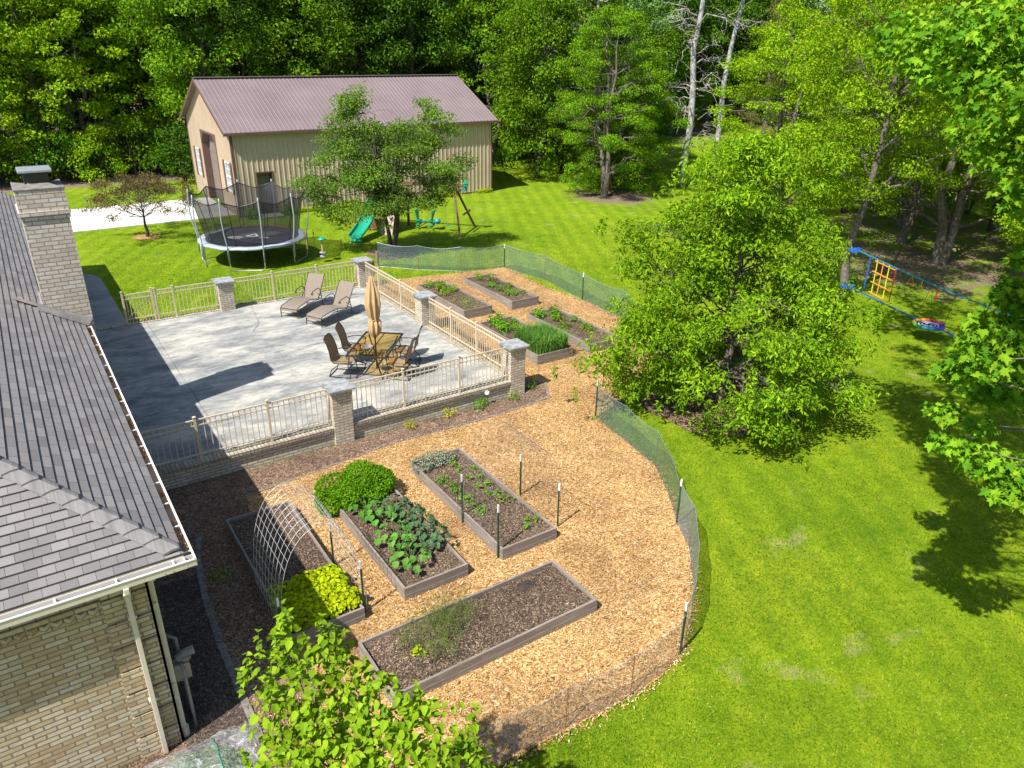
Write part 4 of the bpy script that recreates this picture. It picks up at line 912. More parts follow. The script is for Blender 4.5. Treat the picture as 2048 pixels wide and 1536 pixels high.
for i in range(N_+1):
    q = i/N_; y = -2.45*q-.02; z = 1.28*(1-q)**1.15+.16*math.sin(q*math.pi*2.6)*.3+.10; z = max(z, .17)
    rows.append([(.42+.30*math.sin(b_), y, z-.20*math.cos(b_)+.2-.0) if abs(b_) < 1.2 else (.42+math.copysign(.33, b_), y, z+.20) for b_ in np.linspace(-1.5, 1.5, 9)])
m.sheet(rows); m.sheet([[(x+(0 if abs(x-.42) < .3 else math.copysign(.03, x-.42)), y, z-.03) for x, y, z in r][::-1] for r in rows])
for x in (.10, .74): m.tube([(x, r[0][1], r[0][2]+.01) for r in rows], .03, 6)
m.bb(.16, .68, -2.47, -2.41, 0, .16); m.build('slide', M['green'], PS, smooth=True)
cw = MB(); cw.bar((1.12, -.62, 0), (1.12, -.04, 1.2), .62, .03); cwo = cw.build('climbing_wall', M['wallpanel'], PS)
for i in range(8):
    m = MB(); q = .1+.115*i; c = (1.12+(-.15 if i % 2 else .15), -.62+.58*q-.04, 1.2*q+.03); m.lathe(c, [(0, -.03), (.05, -.03), (.06, 0), (.04, .04), (0, .05)], 8); m.build('hand_hold', M['teal'], cwo)
m = MB(); m.bb(1.4, 4.6, .99, 1.08, 2.10, 2.24); m.build('beam', M['redwood'], PS)
m = MB()
for s in (-1, 1): m.bar((4.0, 1.03, 2.2), (4.65, 1.03+s*1.24, 0), .08, .08)
m.bar((4.6, .45, .95), (4.6, 1.62, .95), .05, .09); m.build('a_frame', M['redwood'], PS)
m = MB(); m.bb(4.51, 4.67, .92, 1.14, 2.18, 2.34); m.lathe((4.59, 1.03, 2.30), [(0, .22), (.06, .16), (.15, 0), (0, 0)], 8); m.build('finial', M['green'], PS)
m = MB(); m.bb(4.47, 4.59, .9, 1.16, 1.95, 2.1); m.build('bracket', M['teal'], PS)
ro = MB()
for x, y0_, z in ((2.25, .85, .5), (2.25, 1.25, .5), (2.75, .85, .5), (2.75, 1.25, .5), (3.12, 1.03, .45), (3.55, 1.03, .38), (4.0, 1.03, .38)): ro.tube([(x, 1.03, 2.1), (x, y0_, z)], .008, 4)
ro.build('swing_rope', M['stone'], PS)
for x in (2.15, 2.85):
    m = MB(); s = 1 if x < 2.5 else -1
    m.bb(x-.14, x+.14, .9, 1.16, .42, .47); m.add([(x-.05, .92, .45), (x-.05, 1.14, .45), (x-.12*s, .80, .95), (x-.12*s, 1.26, .95), (x-.0, .92, .45), (x-.0, 1.14, .45), (x-.07*s, .80, .95), (x-.07*s, 1.26, .95)], [(0, 1, 3, 2), (5, 4, 6, 7), (0, 2, 6, 4), (1, 5, 7, 3), (2, 3, 7, 6)])
    m.bb(x-.04, x+.04, .98, 1.08, .12, .45); m.bb(x-.03, x+.03, .72, 1.34, .16, .22); m.bb(x-.03, x+.03, .72, .78, .16, .30); m.bb(x-.03, x+.03, 1.28, 1.34, .16, .30); m.build('glider_seat', M['green'], PS)
m = MB(); m.bb(2.15, 2.85, 1.0, 1.06, .38, .43); m.build('glider_bar', M['teal'], PS)
m = MB(); m.lathe((3.12, 1.03, .30), [(0, 0), (.12, .02), (.17, .12), (.14, .22), (0, .26)], 12); m.build('buoy_swing', M['teal'], PS, smooth=True)
m = MB(); m.sheet([[(3.55+.45*i/8, y, .38-.14*math.sin(math.pi*i/8)) for y in (.93, 1.13)] for i in range(9)]); m.build('belt_swing', M['green'], PS)
m = MB(); m.bb(-1.35, -1.27, 1.2, 1.28, -.05, 1.05); m.bar((-1.31, 1.24, .9), (-1.75, 1.0, 0), .06, .06); tag(m.build('side_post', M['redwood'], PS))

# ---------------------------------------------------------------- hanging obstacle course between the trees
o = thing('obstacle_line', 'pair of blue webbing lines strung between trees, hung with a yellow ladder and coloured holds', 'slackline course', (0, 0, 0))
A1, B1 = np.array((25.72, 15.5, 1.52)), np.array((23.0, 7.4, 1.28)); A0, B0 = np.array((25.72, 15.5, .10)), np.array((22.9, 7.2, .08))
ul = lambda s: A1+(B1-A1)*s-np.array((0, 0, .10*math.sin(math.pi*s)))
ll = lambda s: A0+(B0-A0)*s-np.array((0, 0, .06*math.sin(math.pi*s)))
def webb(fn, name, mat, wv=.045):
    m = MB()
    for i in range(16): m.bar(tuple(fn(i/16)), tuple(fn((i+1)/16)), .012, wv)
    return m.build(name, mat, o)
webb(ul, 'upper_line', M['cyan']); webb(ll, 'lower_line', M['blue'])
m = MB(); m.cyl((25.78, 15.62, 1.42), .22, .12, 14); m.build('tree_strap', M['blue'], o)
m = MB(); m.cyl((25.78, 15.62, .04), .24, .09, 14); m.build('tree_strap', M['blue'], o)
lad = MB()
for s in (.135, .205): lad.bar(tuple(ul(s)), tuple(ul(s)-np.array((-.03, 0, 1.25))), .035, .012)
ld = lad.build('ladder', M['yellow'], o); m = MB(); m.bar(tuple(ul(.17)), tuple(ul(.17)-np.array((0, 0, 1.22))), .03, .012)
for k in range(4): a, b_ = ul(.12), ul(.24); z = np.array((0, 0, .08+.38*k)); m.bar(tuple(a-z), tuple(b_-z), .03, .03)
m.build('ladder_rungs', M['orange'], ld)
m = MB(); m.bar(tuple(ul(.245)), tuple(ul(.245)-np.array((0, 0, 1.2))), .035, .012); m.build('red_strap', M['red'], o)
m = MB(); m.bar(tuple(ul(.09)), tuple(ul(.09)-np.array((0, 0, 1.2))), .035, .012); m.build('blue_strap', M['blue'], o)
d_ = unit(B1-A1)
def hold(s, kind, mat):
    p = ul(s); m = MB(); z = np.array((0, 0, 1.))
    if kind == 'bar': m.tube([tuple(p), tuple(p-z*.30-d_*.14)], .008, 4); m.tube([tuple(p), tuple(p-z*.30+d_*.14)], .008, 4); m.tube([tuple(p-z*.30-d_*.17), tuple(p-z*.30+d_*.17)], .022, 8)
    elif kind == 'ring': m.tube([tuple(p), tuple(p-z*.22)], .012, 4); m.tube([tuple(p-z*.33+.085*(d_*math.cos(a)+z*1.3*math.sin(a))) for a in np.linspace(0, 2*math.pi, 15)[:-1]], .014, 5, closed=True)
    else: m.tube([tuple(p), tuple(p-z*.32)], .022, 6); m.lathe(tuple(p-z*.42), [(0, 0), (.06, .02), (.05, .10), (0, .12)], 10)
    m.build('hand_hold', mat, o)
hold(.335, 'bar', M['orange']); hold(.39, 'ring', M['yellow']); hold(.47, 'knob', M['red']); hold(.80, 'bar', M['blue']); hold(.90, 'ring', M['red']); hold(.955, 'bar', M['red'])
s = thing('saucer_swing', 'round rainbow-rimmed saucer swing hanging from the upper blue line', 'saucer swing', (24.35, 11.65, .03))
m = MB(); m.lathe((0, 0, 0), [(0, -.01), (.38, 0), (.38, .012), (0, .012)], 32); sw = m.build('seat', M['matblue'], s)
m = MB()
for q in (.1, .2, .3): m.tube([(q*math.cos(a), q*math.sin(a), .018) for a in np.linspace(0, 2*math.pi, 25)[:-1]], .012, 4, closed=True)
m.build('seat_rings', M['tip'], s)
cols = ['red', 'orange', 'yellow', 'greenb', 'cyan', 'blue', 'purple', 'pink']; m = MB()
for k in range(8): m.tube([(.44*math.cos(a), .44*math.sin(a), .02) for a in np.linspace(k*math.pi/4, (k+1)*math.pi/4, 6)], .06, 8, k)
m.build('rim', [M[c_] for c_ in cols], s, smooth=True)
m = MB(); tp = ul(.50)-np.array((24.35, 11.65, .03))
for k in range(4): a = k*math.pi/2+.4; q = ul(.44 if k in (0, 1) else .56)-np.array((24.35, 11.65, .03)); m.tube([(.42*math.cos(a), .42*math.sin(a), .05), tuple(q)], .008, 4)
m.build('rope', M['black'], s)
# ---------------------------------------------------------------- raised beds
M['woody'] = M['wood']
def raised_bed(x0, x1, y0, y1, label, group, h=.28, seed=0, boards=2):
    zb = zgf(0, (y0+y1)/2)+.0; rng = np.random.default_rng(seed)
    t = thing('raised_bed', label, 'raised bed', ((x0+x1)/2, (y0+y1)/2, zb), 0, group); wx, wy = (x1-x0)/2, (y1-y0)/2; th = .04
    def side(a, b_):
        m = MB(); L_ = math.dist(a, b_)
        for k in range(boards):
            z0 = -.12 if k == 0 else h*k/boards+.003; z1 = h*(k+1)/boards; j = .0025*(k % 2)
            m.bb(-L_/2, L_/2, -th/2+j, th/2+j, z0, z1)
        o = m.build('side_board', M['wood'], t, bevel=.003); o.location = ((a[0]+b_[0])/2, (a[1]+b_[1])/2, 0); o.rotation_euler = (0, 0, math.atan2(b_[1]-a[1], b_[0]-a[0])); return o
    side((-wx, -wy+th/2), (wx, -wy+th/2)); side((wx, wy-th/2), (-wx, wy-th/2)); side((-wx+th/2, wy-th-.001), (-wx+th/2, -wy+th+.001)); side((wx-th/2, -wy+th+.001), (wx-th/2, wy-th-.001))
    nx_, ny_ = max(6, int(wx*14)), max(6, int(wy*14)); xs = np.linspace(-wx+th, wx-th, nx_); ys = np.linspace(-wy+th, wy-th, ny_)
    X, Y = np.meshgrid(xs, ys, indexing='ij'); Z = h-.065+.02*np.sin(X*3+seed)*np.cos(Y*2.3)+rng.normal(size=X.shape)*.007
    m = MB(); m.sheet(np.stack([X, Y, Z], 2)[:, ::-1]); m.build('soil', M['soil'], t, smooth=True)
    n = int(wx*wy*4*520); P = rng.uniform((-wx+.05, -wy+.05), (wx-.05, wy-.05), (n, 2)); c = MB()
    Zc_ = h-.055+.02*np.sin(P[:, 0]*3+seed)*np.cos(P[:, 1]*2.3)+rng.uniform(0, .012, n)
    leaves(c, np.column_stack([P, Zc_]), np.array([0, 0, 1.])+rng.normal(size=(n, 3))*.3, .03, rng, .34); tag(c.build('chips', M['chipsdark'], t, uv=False), kind='stuff')
    return t, zb+h-.06
G1, G2 = 'raised beds in the front garden', 'raised beds behind the patio fence'
_, s1 = raised_bed(2.20, 3.45, 9.32, 13.08, 'raised bed half in shade with lettuce at its near end, next to the house', G1, seed=1)
_, s2 = raised_bed(4.20, 5.46, 9.38, 13.08, 'raised bed with kale in the middle and a bushy herb at its far end', G1, seed=2)
_, s3 = raised_bed(6.20, 7.45, 9.40, 13.12, 'raised bed between four green posts, with lavender at its far corner', G1, seed=3)
_, s4 = raised_bed(3.05, 6.80, 7.40, 8.66, 'raised bed lying crosswise nearest the camera, with ferny growth at one end', G1, seed=4)
_, sA = raised_bed(11.93, 13.05, 20.55, 23.95, 'raised bed just behind the corner pillar cap, with bright herbs at its far end', G2, .26, seed=5)
_, sB = raised_bed(13.85, 15.0, 20.55, 23.82, 'raised bed in the far corner of the netted garden, with scattered leafy plants', G2, .26, seed=6)
_, sC = raised_bed(12.05, 13.38, 16.5, 19.85, 'raised bed filled at its near end with tall onion-like grass', G2, .26, seed=7)
_, sD = raised_bed(13.95, 15.2, 16.4, 19.78, 'raised bed partly hidden behind the big bushy tree', G2, .26, seed=8)

def plant(name, label, cat, loc, rz=0, group=None): return thing(name, label, cat, loc, rz, group)
def tuft(nm, label, cat, x, y, z, r, h, n, size, mat, seed=0, asp=.5, group=None, shape=None, stems=6, shell=.3, droop=.1):
    rng = np.random.default_rng(seed+int(x*100)); t = plant(nm, label, cat, (x, y, z), 0, group); s = MB()
    ry = r if not hasattr(r, '__len__') else r[1]; rx = r if not hasattr(r, '__len__') else r[0]
    for k in range(stems):
        a = rng.uniform(0, 6.28); s.tube([(0, 0, -.02), (rx*.3*math.cos(a), ry*.3*math.sin(a), h*.45), (rx*.7*math.cos(a), ry*.7*math.sin(a), h*.85)], [.008, .005, .002], 4, caps=False)
    s.build('stem', M['stemgreen'], t, uv=False); m = MB()
    P, u = blob_pts(rng, (0, 0, h*.48), (rx, ry, h*.5), n, shell); P[:, 2] = np.maximum(P[:, 2], .015)
    N = u*.5+np.array([0, 0, .9])+rng.normal(size=(n, 3))*.5
    if shape is None: leaves(m, P, N, size, rng, asp, droop=droop)
    else: shaped(m, shape, P, N, size, rng, droop=droop)
    m.build('foliage', mat, t, uv=False); return t
M['stemgreen'] = plain('green_stem', (.10, .16, .05), .7, 0, .2, 10)

# lettuce: one head after another, packed in rows
def lettuce(x, y, z, seed, label, first=None):
    if first: return copy_tree(first, (x, y, z), rng0.uniform(0, 6), label, 'lettuce heads in the raised bed', scale=rng0.uniform(.85, 1.15))
    rng = np.random.default_rng(seed); t = plant('lettuce', label, 'lettuce', (x, y, z), 0, 'lettuce heads in the raised bed'); m = MB(); n = 60
    a = rng.uniform(0, 2*math.pi, n); q = rng.uniform(.1, 1, n)**.7; P = np.column_stack([.03*np.cos(a), .03*np.sin(a), .02+0*a]); D = np.column_stack([np.cos(a)*q, np.sin(a)*q, 1.25-q])
    P = P+unit(D)*.05*rng.uniform(0, 1.4, (n, 1)); N = np.column_stack([-np.cos(a)*(1.2-q), -np.sin(a)*(1.2-q), q*.9+.3])
    shaped(m, ROUND, P, N, .105, rng, -.1, .25, .35); n2 = 90; P, u = blob_pts(rng, (0, 0, .09), (.13, .13, .07), n2, .6); shaped(m, ROUND, P, u+np.array([0, 0, .6]), .06, rng, 0, .25, .35)
    m.build('leaf_rosette', L['let'], t, uv=False); return t
NTH = 'first second third fourth fifth sixth seventh eighth ninth'.split()
rng0 = np.random.default_rng(77); l0 = None
for i in range(6):
    for j in range(6):
        x = 2.34+i*.20+rng0.normal()*.02; y = 9.55+j*.19+rng0.normal()*.02
        lb = f'lettuce head, {NTH[j]} row from the near board, {NTH[i]} from the house-side board'
        o_ = lettuce(x, y, s1, 1, lb, l0); l0 = l0 or o_
def herb(x, y, z, clumps, label, mat, per, size, nm='herb_bush', cat='herb bush'):
    rng = np.random.default_rng(int(x*100)); t = plant(nm, label, cat, (x, y, z)); m = MB()
    crown(m, rng, clumps, per, size, .65, .7, shell=.8); m.build('foliage', mat, t, uv=False); s = MB()
    for c, r in clumps: s.tube([(c[0]*.4, c[1]*.4, -.03), (c[0]*.8, c[1]*.8, c[2]*.6), c], [.012, .008, .004], 4, caps=False)
    s.build('stem', M['stemgreen'], t, uv=False); return t
herb(4.72, 12.55, s2-.06, [((-.35, .35, .22), (.42, .36, .27)), ((.22, .38, .30), (.38, .34, .30)), ((-.25, -.12, .24), (.40, .36, .27)), ((.45, .02, .25), (.38, .36, .28)), ((.08, .1, .36), (.42, .38, .28)), ((0, 0, .15), (.62, .5, .25)), ((-.58, .1, .08), (.28, .4, .25)), ((.62, .3, .15), (.25, .3, .26))], 'big bright green bushy herb spilling over the end of the kale bed', L['basil'], 15000, .046)
herb(6.62, 12.85, s3, [((-.3, 0, .1), (.24, .24, .15)), ((0, .03, .13), (.28, .25, .16)), ((.3, .0, .1), (.24, .22, .14))], 'low blue-flecked lavender mound at the far corner of the post-framed bed', L['lav'], 9000, .04, 'lavender', 'lavender')
# kale and cabbages: separate rosettes of broad leaves on stalks
def kale(x, y, z, s, mat, label, seed, n=17):
    rng = np.random.default_rng(seed); t = plant('kale_plant', label, 'kale plant', (x, y, z), rng.uniform(0, 6), 'kale plants in the second raised bed'); st_ = MB(); m = MB()
    st_.tube([(0, 0, -.03), (.01, 0, .12*s), (0, .01, .2*s)], [.016, .013, .010], 6)
    for k in range(n):
        a = k*2.4+rng.normal()*.2; q = .45+.55*((n-k)/n); r = .27*s*q; z1 = (.08+.20*(k/n))*s+.04; e = np.array((r*math.cos(a), r*math.sin(a), z1+.05*s))
        st_.tube([(0, 0, z1*.6), tuple(e*.6+np.array((0, 0, .03))), tuple(e)], [.006, .005, .004], 4, caps=False)
        N = np.array([[math.cos(a)*.35, math.sin(a)*.35, 1.]])+rng.normal(size=(1, 3))*.15; D = np.array([[math.cos(a), math.sin(a), -.2]])
        Ls = .125*s*(.8+.4*q); k_ = len(ROUND); d = unit(D-(D*unit(N)).sum()*unit(N))[0]; Nn = unit(N)[0]; wv = np.cross(Nn, d)
        V = [e+Ls*((hx*1.15*wv)+(hy*d))+Nn*(.16*abs(hx)*1.6-.12*hy*hy+.05*math.sin(hy*9+hx*14))*Ls*2 for hx, hy in ROUND]+[e+Ls*.45*d]
        m.add(np.array(V), [(i, (i+1) % k_, k_) for i in range(k_)])
    st_.build('stalk', M['stemgreen'], t, uv=False); m.build('leaves', mat, t, uv=False); return t
KL = [(4.62, 11.85, 1.0, 'g', 'green kale plant at the back beside the bushy herb'), (4.75, 11.52, 1.0, 'g', 'green kale plant just in front of the rearmost one'), (5.12, 11.62, .95, 'b', 'blue-grey kale plant at the rear of the right-hand row'), (5.20, 11.22, 1.0, 'b', 'blue-grey kale plant second from the rear in the right-hand row'), (4.68, 10.75, 1.05, 'g', 'green kale plant in the middle of the left-hand row'), (5.22, 10.75, 1.0, 'b', 'blue-grey kale plant in the middle of the right-hand row'), (4.62, 10.42, .8, 'g', 'smaller green kale plant in the middle of the left-hand row'), (5.27, 10.36, .95, 'b', 'blue-grey kale plant overhanging the path-side board'), (4.62, 9.95, 1.0, 'g', 'green kale plant nearest the near end of the bed'), (5.0, 10.22, .8, 'b', 'blue-grey kale plant with two large round leaves')]
for i, (x, y, s, k, lb) in enumerate(KL): kale(x, y, s2, s, L['kaleg'] if k == 'g' else L['kale'], lb, 40+i)
ORDS = ['first', 'second', 'third', 'fourth', 'fifth', 'sixth', 'seventh', 'eighth', 'ninth', 'tenth']
# strawberries and seedlings in the third bed
S3 = [(6.45, 12.15), (6.50, 11.85), (6.48, 11.6), (6.52, 11.3), (6.50, 11.05), (6.55, 10.75), (6.95, 12.3), (6.98, 11.9), (6.95, 11.5), (7.0, 11.2), (7.25, 12.2), (7.22, 11.85), (7.2, 11.5), (7.15, 11.1), (7.12, 10.85), (7.22, 10.75), (7.0, 9.75), (7.15, 9.95), (7.28, 9.85), (7.05, 12.75), (6.98, 12.55)]
for i, (x, y) in enumerate(S3):
    r = .15 if i < 6 else (.14 if i in (14, 15) else .085)
    side_ = 'on the house side of' if x < 6.7 else ('down the middle of' if x < 7.1 else 'on the lawn side of')
    nn = sum(1 for q in S3[:i] if (q[0] < 6.7) == (x < 6.7) and (q[0] < 7.1) == (x < 7.1))
    tuft('strawberry_plant', ORDS[nn]+' low seedling '+side_+' the lavender bed', 'seedling', x, y, s3, r, .12, 46 if i < 6 else 26, .05, L['yel'] if i in (14, 15, 18, 20) else L['weed'], i, .7, 'seedlings in the third raised bed', stems=3)
# feathery clump and small weed in the near bed
rng = np.random.default_rng(9); t = plant('fern_asparagus', 'tall thin feathery clump, half dry, in the near crosswise bed', 'feathery plant', (4.25, 8.15, s4)); st_ = MB(); m = MB(); ctr = [(-.55, .05), (-.3, .25), (-.1, -.15), (.1, .2), (.3, -.1), (.5, .15), (.0, .0), (.25, .3), (-.35, -.3), (-.15, -.42)]
for k in range(150):
    c = ctr[k % len(ctr)]; b0 = np.array((c[0]+rng.normal()*.12, c[1]+rng.normal()*.1, 0)); a = rng.uniform(0, 6.28); h = rng.uniform(.25, .62); e = b0+np.array((math.cos(a)*.2*h*2, math.sin(a)*.2*h*2, h)); st_.tube([tuple(b0), tuple((b0+e)/2+rng.normal(size=3)*.02), tuple(e)], [.004, .003, .0015], 3, caps=False)
    q = rng.uniform(.3, 1, (34, 1)); P = b0+(e-b0)*q+rng.normal(size=(34, 3))*.035; leaves(m, P, rng.normal(size=(34, 3)), .045, rng, .10, 0)
st_.build('stem', M['stemgreen'], t, uv=False); m.build('fronds', L['fern'], t, uv=False)
tuft('weed', 'small bright yellow-green weed beside the feathery clump', 'weed', 3.75, 8.0, s4, .10, .12, 30, .07, L['let'], 3, .7)
m = MB(); m.sheet([[(6.05+.22*math.cos(a)*q, 8.38+.14*math.sin(a)*q, s4+.05*(1-q)+.012*math.sin(9*a)) for a in np.linspace(0, 6.283, 20)] for q in (0, .4, .8, 1.05)]); tag(m.build('soil_heap', M['darksoil'] if 'darksoil' in M else M['soil'], smooth=True), 'small dark heap of bare soil at the far corner of the near bed', 'soil heap')
# back beds
def scatter(z, specs, grp):
    for i, (x, y, r, h, mt_, sz, lb) in enumerate(specs): tuft('leafy_plant', lb, 'plant', x, y, z, r, h, int(340*r*(1+h))+20, sz, L[mt_], i, .55, grp)
scatter(sA, [(12.3, 23.65, .30, .28, 'weed', .06, 'bright feathery herb at the far left end of the bed behind the pillar'), (12.65, 23.5, .26, .26, 'basil', .06, 'bright leafy herb next to the far board of the bed behind the pillar'), (12.45, 23.1, .24, .3, 'yel', .07, 'yellow-green leafy plant in the far third of the bed behind the pillar'), (12.75, 22.8, .26, .26, 'yel', .07, 'pale leafy plant by the path-side board of the bed behind the pillar'), (12.35, 22.6, .22, .22, 'fg', .06, 'leafy plant by the fence-side board of the bed behind the pillar'), (12.5, 21.75, .45, .10, 'fern', .04, 'low dry sprawling growth in the middle of the bed behind the pillar'), (12.45, 21.1, .4, .08, 'fern', .04, 'low dry sprawling growth at the near end of the bed behind the pillar')], 'plants in the bed behind the corner pillar')
scatter(sB, [(14.3, 23.5, .2, .3, 'weed', .06, 'feathery green plant at the far end of the corner bed'), (14.65, 23.2, .26, .34, 'fg', .06, 'tallest green plant in the corner bed'), (14.6, 22.8, .2, .2, 'crab', .06, 'dark purplish plant in the corner bed'), (14.25, 22.6, .2, .2, 'basil', .06, 'green plant against the left board of the corner bed'), (14.3, 22.0, .2, .2, 'weed', .07, 'green plant halfway down the corner bed'), (14.75, 22.1, .2, .22, 'fg', .06, 'green plant near the right board of the corner bed'), (14.35, 21.4, .26, .2, 'weed', .08, 'broad-leaved bright plant towards the near end of the corner bed'), (14.8, 21.35, .18, .16, 'fern', .05, 'thin pale plant at the near right of the corner bed')], 'plants in the corner bed')
scatter(sC, [(12.55, 19.5, .30, .42, 'weed', .11, 'broad-leaved potato-like plant at the far end of the onion bed'), (12.45, 18.9, .28, .34, 'weed', .10, 'broad-leaved plant, second from the far end of the onion bed'), (12.85, 18.75, .22, .25, 'fg', .08, 'smaller broad-leaved plant in front of the potato-like one'), (13.1, 19.35, .16, .2, 'weed', .07, 'small green plant by the path-side board of the onion bed')], 'broad-leaved plants in the onion bed')
scatter(sD, [(14.2, 19.45, .24, .32, 'weed', .09, 'spreading green plant at the far left corner of the bed by the big tree'), (14.75, 19.3, .26, .34, 'weed', .09, 'spreading green plant at the far right of the bed by the big tree'), (14.5, 18.8, .24, .26, 'fg', .08, 'green plant, second row of the bed by the big tree'), (14.9, 18.4, .2, .24, 'blue', .07, 'grey-green plant, third row of the bed by the big tree'), (14.3, 18.1, .22, .2, 'fg', .07, 'low green plant along the left board of the bed by the big tree'), (14.8, 17.6, .26, .24, 'fg', .08, 'green plant at the near end of the bed by the big tree')], 'plants in the bed by the big tree')
rng = np.random.default_rng(21); t = plant('onion_clump', 'dense clump of tall blue-green grassy onion leaves', 'onions', (12.72, 17.3, sC)); m = MB(); n = 2600
P = np.column_stack([rng.uniform(-.56, .56, n), rng.uniform(-.72, .62, n), np.zeros(n)]); a = rng.uniform(0, 6.28, n); hh = rng.uniform(.35, .72, n); ln_ = rng.uniform(.1, .75, n)
d = np.column_stack([np.cos(a), np.sin(a), 0*a]); q1 = P+d*(ln_*.25)[:, None]*hh[:, None]+np.column_stack([0*a, 0*a, hh*.62]); q2 = P+d*(ln_)[:, None]*hh[:, None]+np.column_stack([0*a, 0*a, hh*(1-.5*ln_)]); wv = np.column_stack([-np.sin(a), np.cos(a), 0*a])*.008
V = np.stack([P-wv, P+wv, q1+wv, q1-wv, q2], 1).reshape(-1, 3); b0 = np.arange(n)[:, None]*5; m.add(V, [*(b0+np.array([0, 1, 2, 3])), *(b0+np.array([3, 2, 4]))]); m.build('blades', L['grass'], t, uv=False)

# ---------------------------------------------------------------- posts, nets and wire arches
def tpost(x, y, h, label, grp, tip=.16):
    t = thing('garden_post', label, 'post', (x, y, zgf(x, y)), rnd.uniform(0, 1), grp); m = MB(); m.bb(-.018, .018, -.003, .003, -.1, h-tip); m.bb(-.003, .003, .003, .03, -.1, h-tip)
    z = .1
    while z < h-tip: m.bb(-.008, .008, -.012, -.003, z, z+.02); z += .09
    m.build('shaft', M['tpost'], t); m = MB(); m.bb(-.019, .019, -.004, .004, h-tip, h); m.bb(-.004, .004, .004, .031, h-tip, h); m.build('tip', M['tip'], t); return t
rnd = random.Random(4)
for x, y, h, lb in ((3.54, 10.93, .95, 'green white-tipped post, kale side of the lettuce bed, farther from the camera'), (3.51, 9.50, 1.08, 'green post with a white tip at the near corner of the lettuce bed'), (2.14, 9.50, .95, 'green post with a white tip on the house side of the lettuce bed'), (6.17, 10.80, 1.16, 'green post on the kale side of the lavender bed, farther from the camera'), (6.17, 9.50, 1.2, 'green post at the near corner of the lavender bed on the kale side'), (7.72, 11.03, 1.02, 'green white-tipped post, lawn side of the lavender bed, farther from the camera'), (7.71, 9.70, 1.03, 'green white-tipped post, lawn side of the lavender bed, near its front corner')): tpost(x, y, h, lb, 'green posts holding the wire arches')
for x, y, h, lb in ((16.33, 24.81, 1.0, 'green post at the far corner of the netted garden'), (16.7, 20.2, 1.05, 'green post in the far net, left of the big bushy tree'), (11.37, 12.97, 1.09, 'green post where the curved lawn fence begins by the big tree'), (9.76, 8.48, 1.08, 'green post with a long white tip midway round the curved lawn fence'), (7.30, 5.94, 1.03, 'green post on the near bend of the curved lawn fence')): tpost(x, y, h, lb, 'green posts in the garden netting')
m = MB(); m.bb(12.04, 12.12, 27.68, 27.76, -.2, .55); tag(m.build('wooden_post', M['wood']), 'short grey wooden post at the left end of the far net', 'post')
m = MB(); m.bar((10.95, 26.35, .12), (11.75, 27.35, .12), .03, .42); tag(m.build('leaning_board', M['wood']), 'weathered board panel standing behind the far corner pillar', 'board')
for i, (x, y, h, lb) in enumerate(((14.61, 25.37, .78, 'rusty rod holding up the middle of the far net'), (13.25, 26.43, .53, 'rusty rod near the left end of the far net'), (16.8, 22.69, .8, 'thin rusty rod in the side net'), (10.97, 10.37, .73, 'rusty rod in the curved lawn fence beside the big tree'), (9.4, 7.8, .9, 'rusty rod in the curved lawn fence, on the outer bend'), (6.05, 5.73, .81, 'thin dark rod in the near stretch of the lawn fence'), (4.9, 5.79, .8, 'thin rusty rod at the near left of the lawn fence'))):
    m = MB(); z = zgf(x, y); m.tube([(x, y, z-.1), (x+.01, y, z+h)], .008, 5); tag(m.build('steel_rod', M['rust']), lb, 'rod', 'thin rods in the garden netting')
def net(pts, h, name, label, mat, sag=.05, seed=0, wires=True):
    P = []; rng = np.random.default_rng(seed)
    for i in range(len(pts)-1):
        a, b_ = np.array(pts[i], float), np.array(pts[i+1], float); k = max(2, int(np.linalg.norm(b_-a)/.3))
        for q in range(k): P.append((*(a+(b_-a)*q/k), q/k))
    P.append((*pts[-1], 0)); T = thing(name, label, 'netting', (0, 0, 0)); rows = []; s_ = 0; S_ = [0]
    for i in range(1, len(P)): s_ += math.dist(P[i][:2], P[i-1][:2]); S_.append(s_)
    for v in np.linspace(0, 1, 6): rows.append([(x+.03*math.sin(i*1.3+v*4)*v*(1-v)*4+.02*math.sin(i*.7)*v, y+.03*math.cos(i*1.7)*v*(1-v)*3, zgf(x, y)+.01+v*(h-sag*math.sin(math.pi*q))) for i, (x, y, q) in enumerate(P)])
    m = MB(); m.sheet(rows); o = m.build('mesh', mat, T, smooth=True); U = np.array([(S_[i], v) for v in np.linspace(0, 1, 6)*h for i in range(len(P))])
    idx = np.zeros(len(o.data.loops), np.int32); o.data.loops.foreach_get('vertex_index', idx); o.data.uv_layers[0].data.foreach_set('uv', U[idx].ravel())
    if wires:
        w_ = MB()
        for r in (rows[0], rows[-1]): w_.tube([tuple(p) for p in r], .0045, 4, caps=False)
        w_.build('edge_wire', M['gal'], T)
    return T
LAWNF = [(11.37, 12.97), (11.2, 11.7), (10.97, 10.37), (10.35, 9.3), (9.76, 8.48), (9.4, 7.8), (8.62, 6.93), (7.9, 6.3), (7.30, 5.94), (6.73, 5.78), (6.05, 5.73), (4.9, 5.79), (3.9, 5.84), (2.9, 5.8)]
net(LAWNF[:5], .92, 'wire_fence', 'curved wire mesh fence from the big tree to the white-tipped post on the lawn', M['netgreen'], .06, 1)
net(LAWNF[4:9], .95, 'wire_fence', 'wire mesh fence seen edge-on along the outer curve of the garden', M['netgrey'], .04, 2)
net(LAWNF[8:], .80, 'wire_fence', 'near stretch of fine wire mesh fence running towards the leafy shrub', M['netfine'], .08, 3)
net([(12.1, 27.7), (13.25, 26.43), (14.61, 25.37), (16.33, 24.81)], .98, 'garden_net', 'green net along the back of the vegetable garden, in tree shade', M['netgreen'], .1, 4)
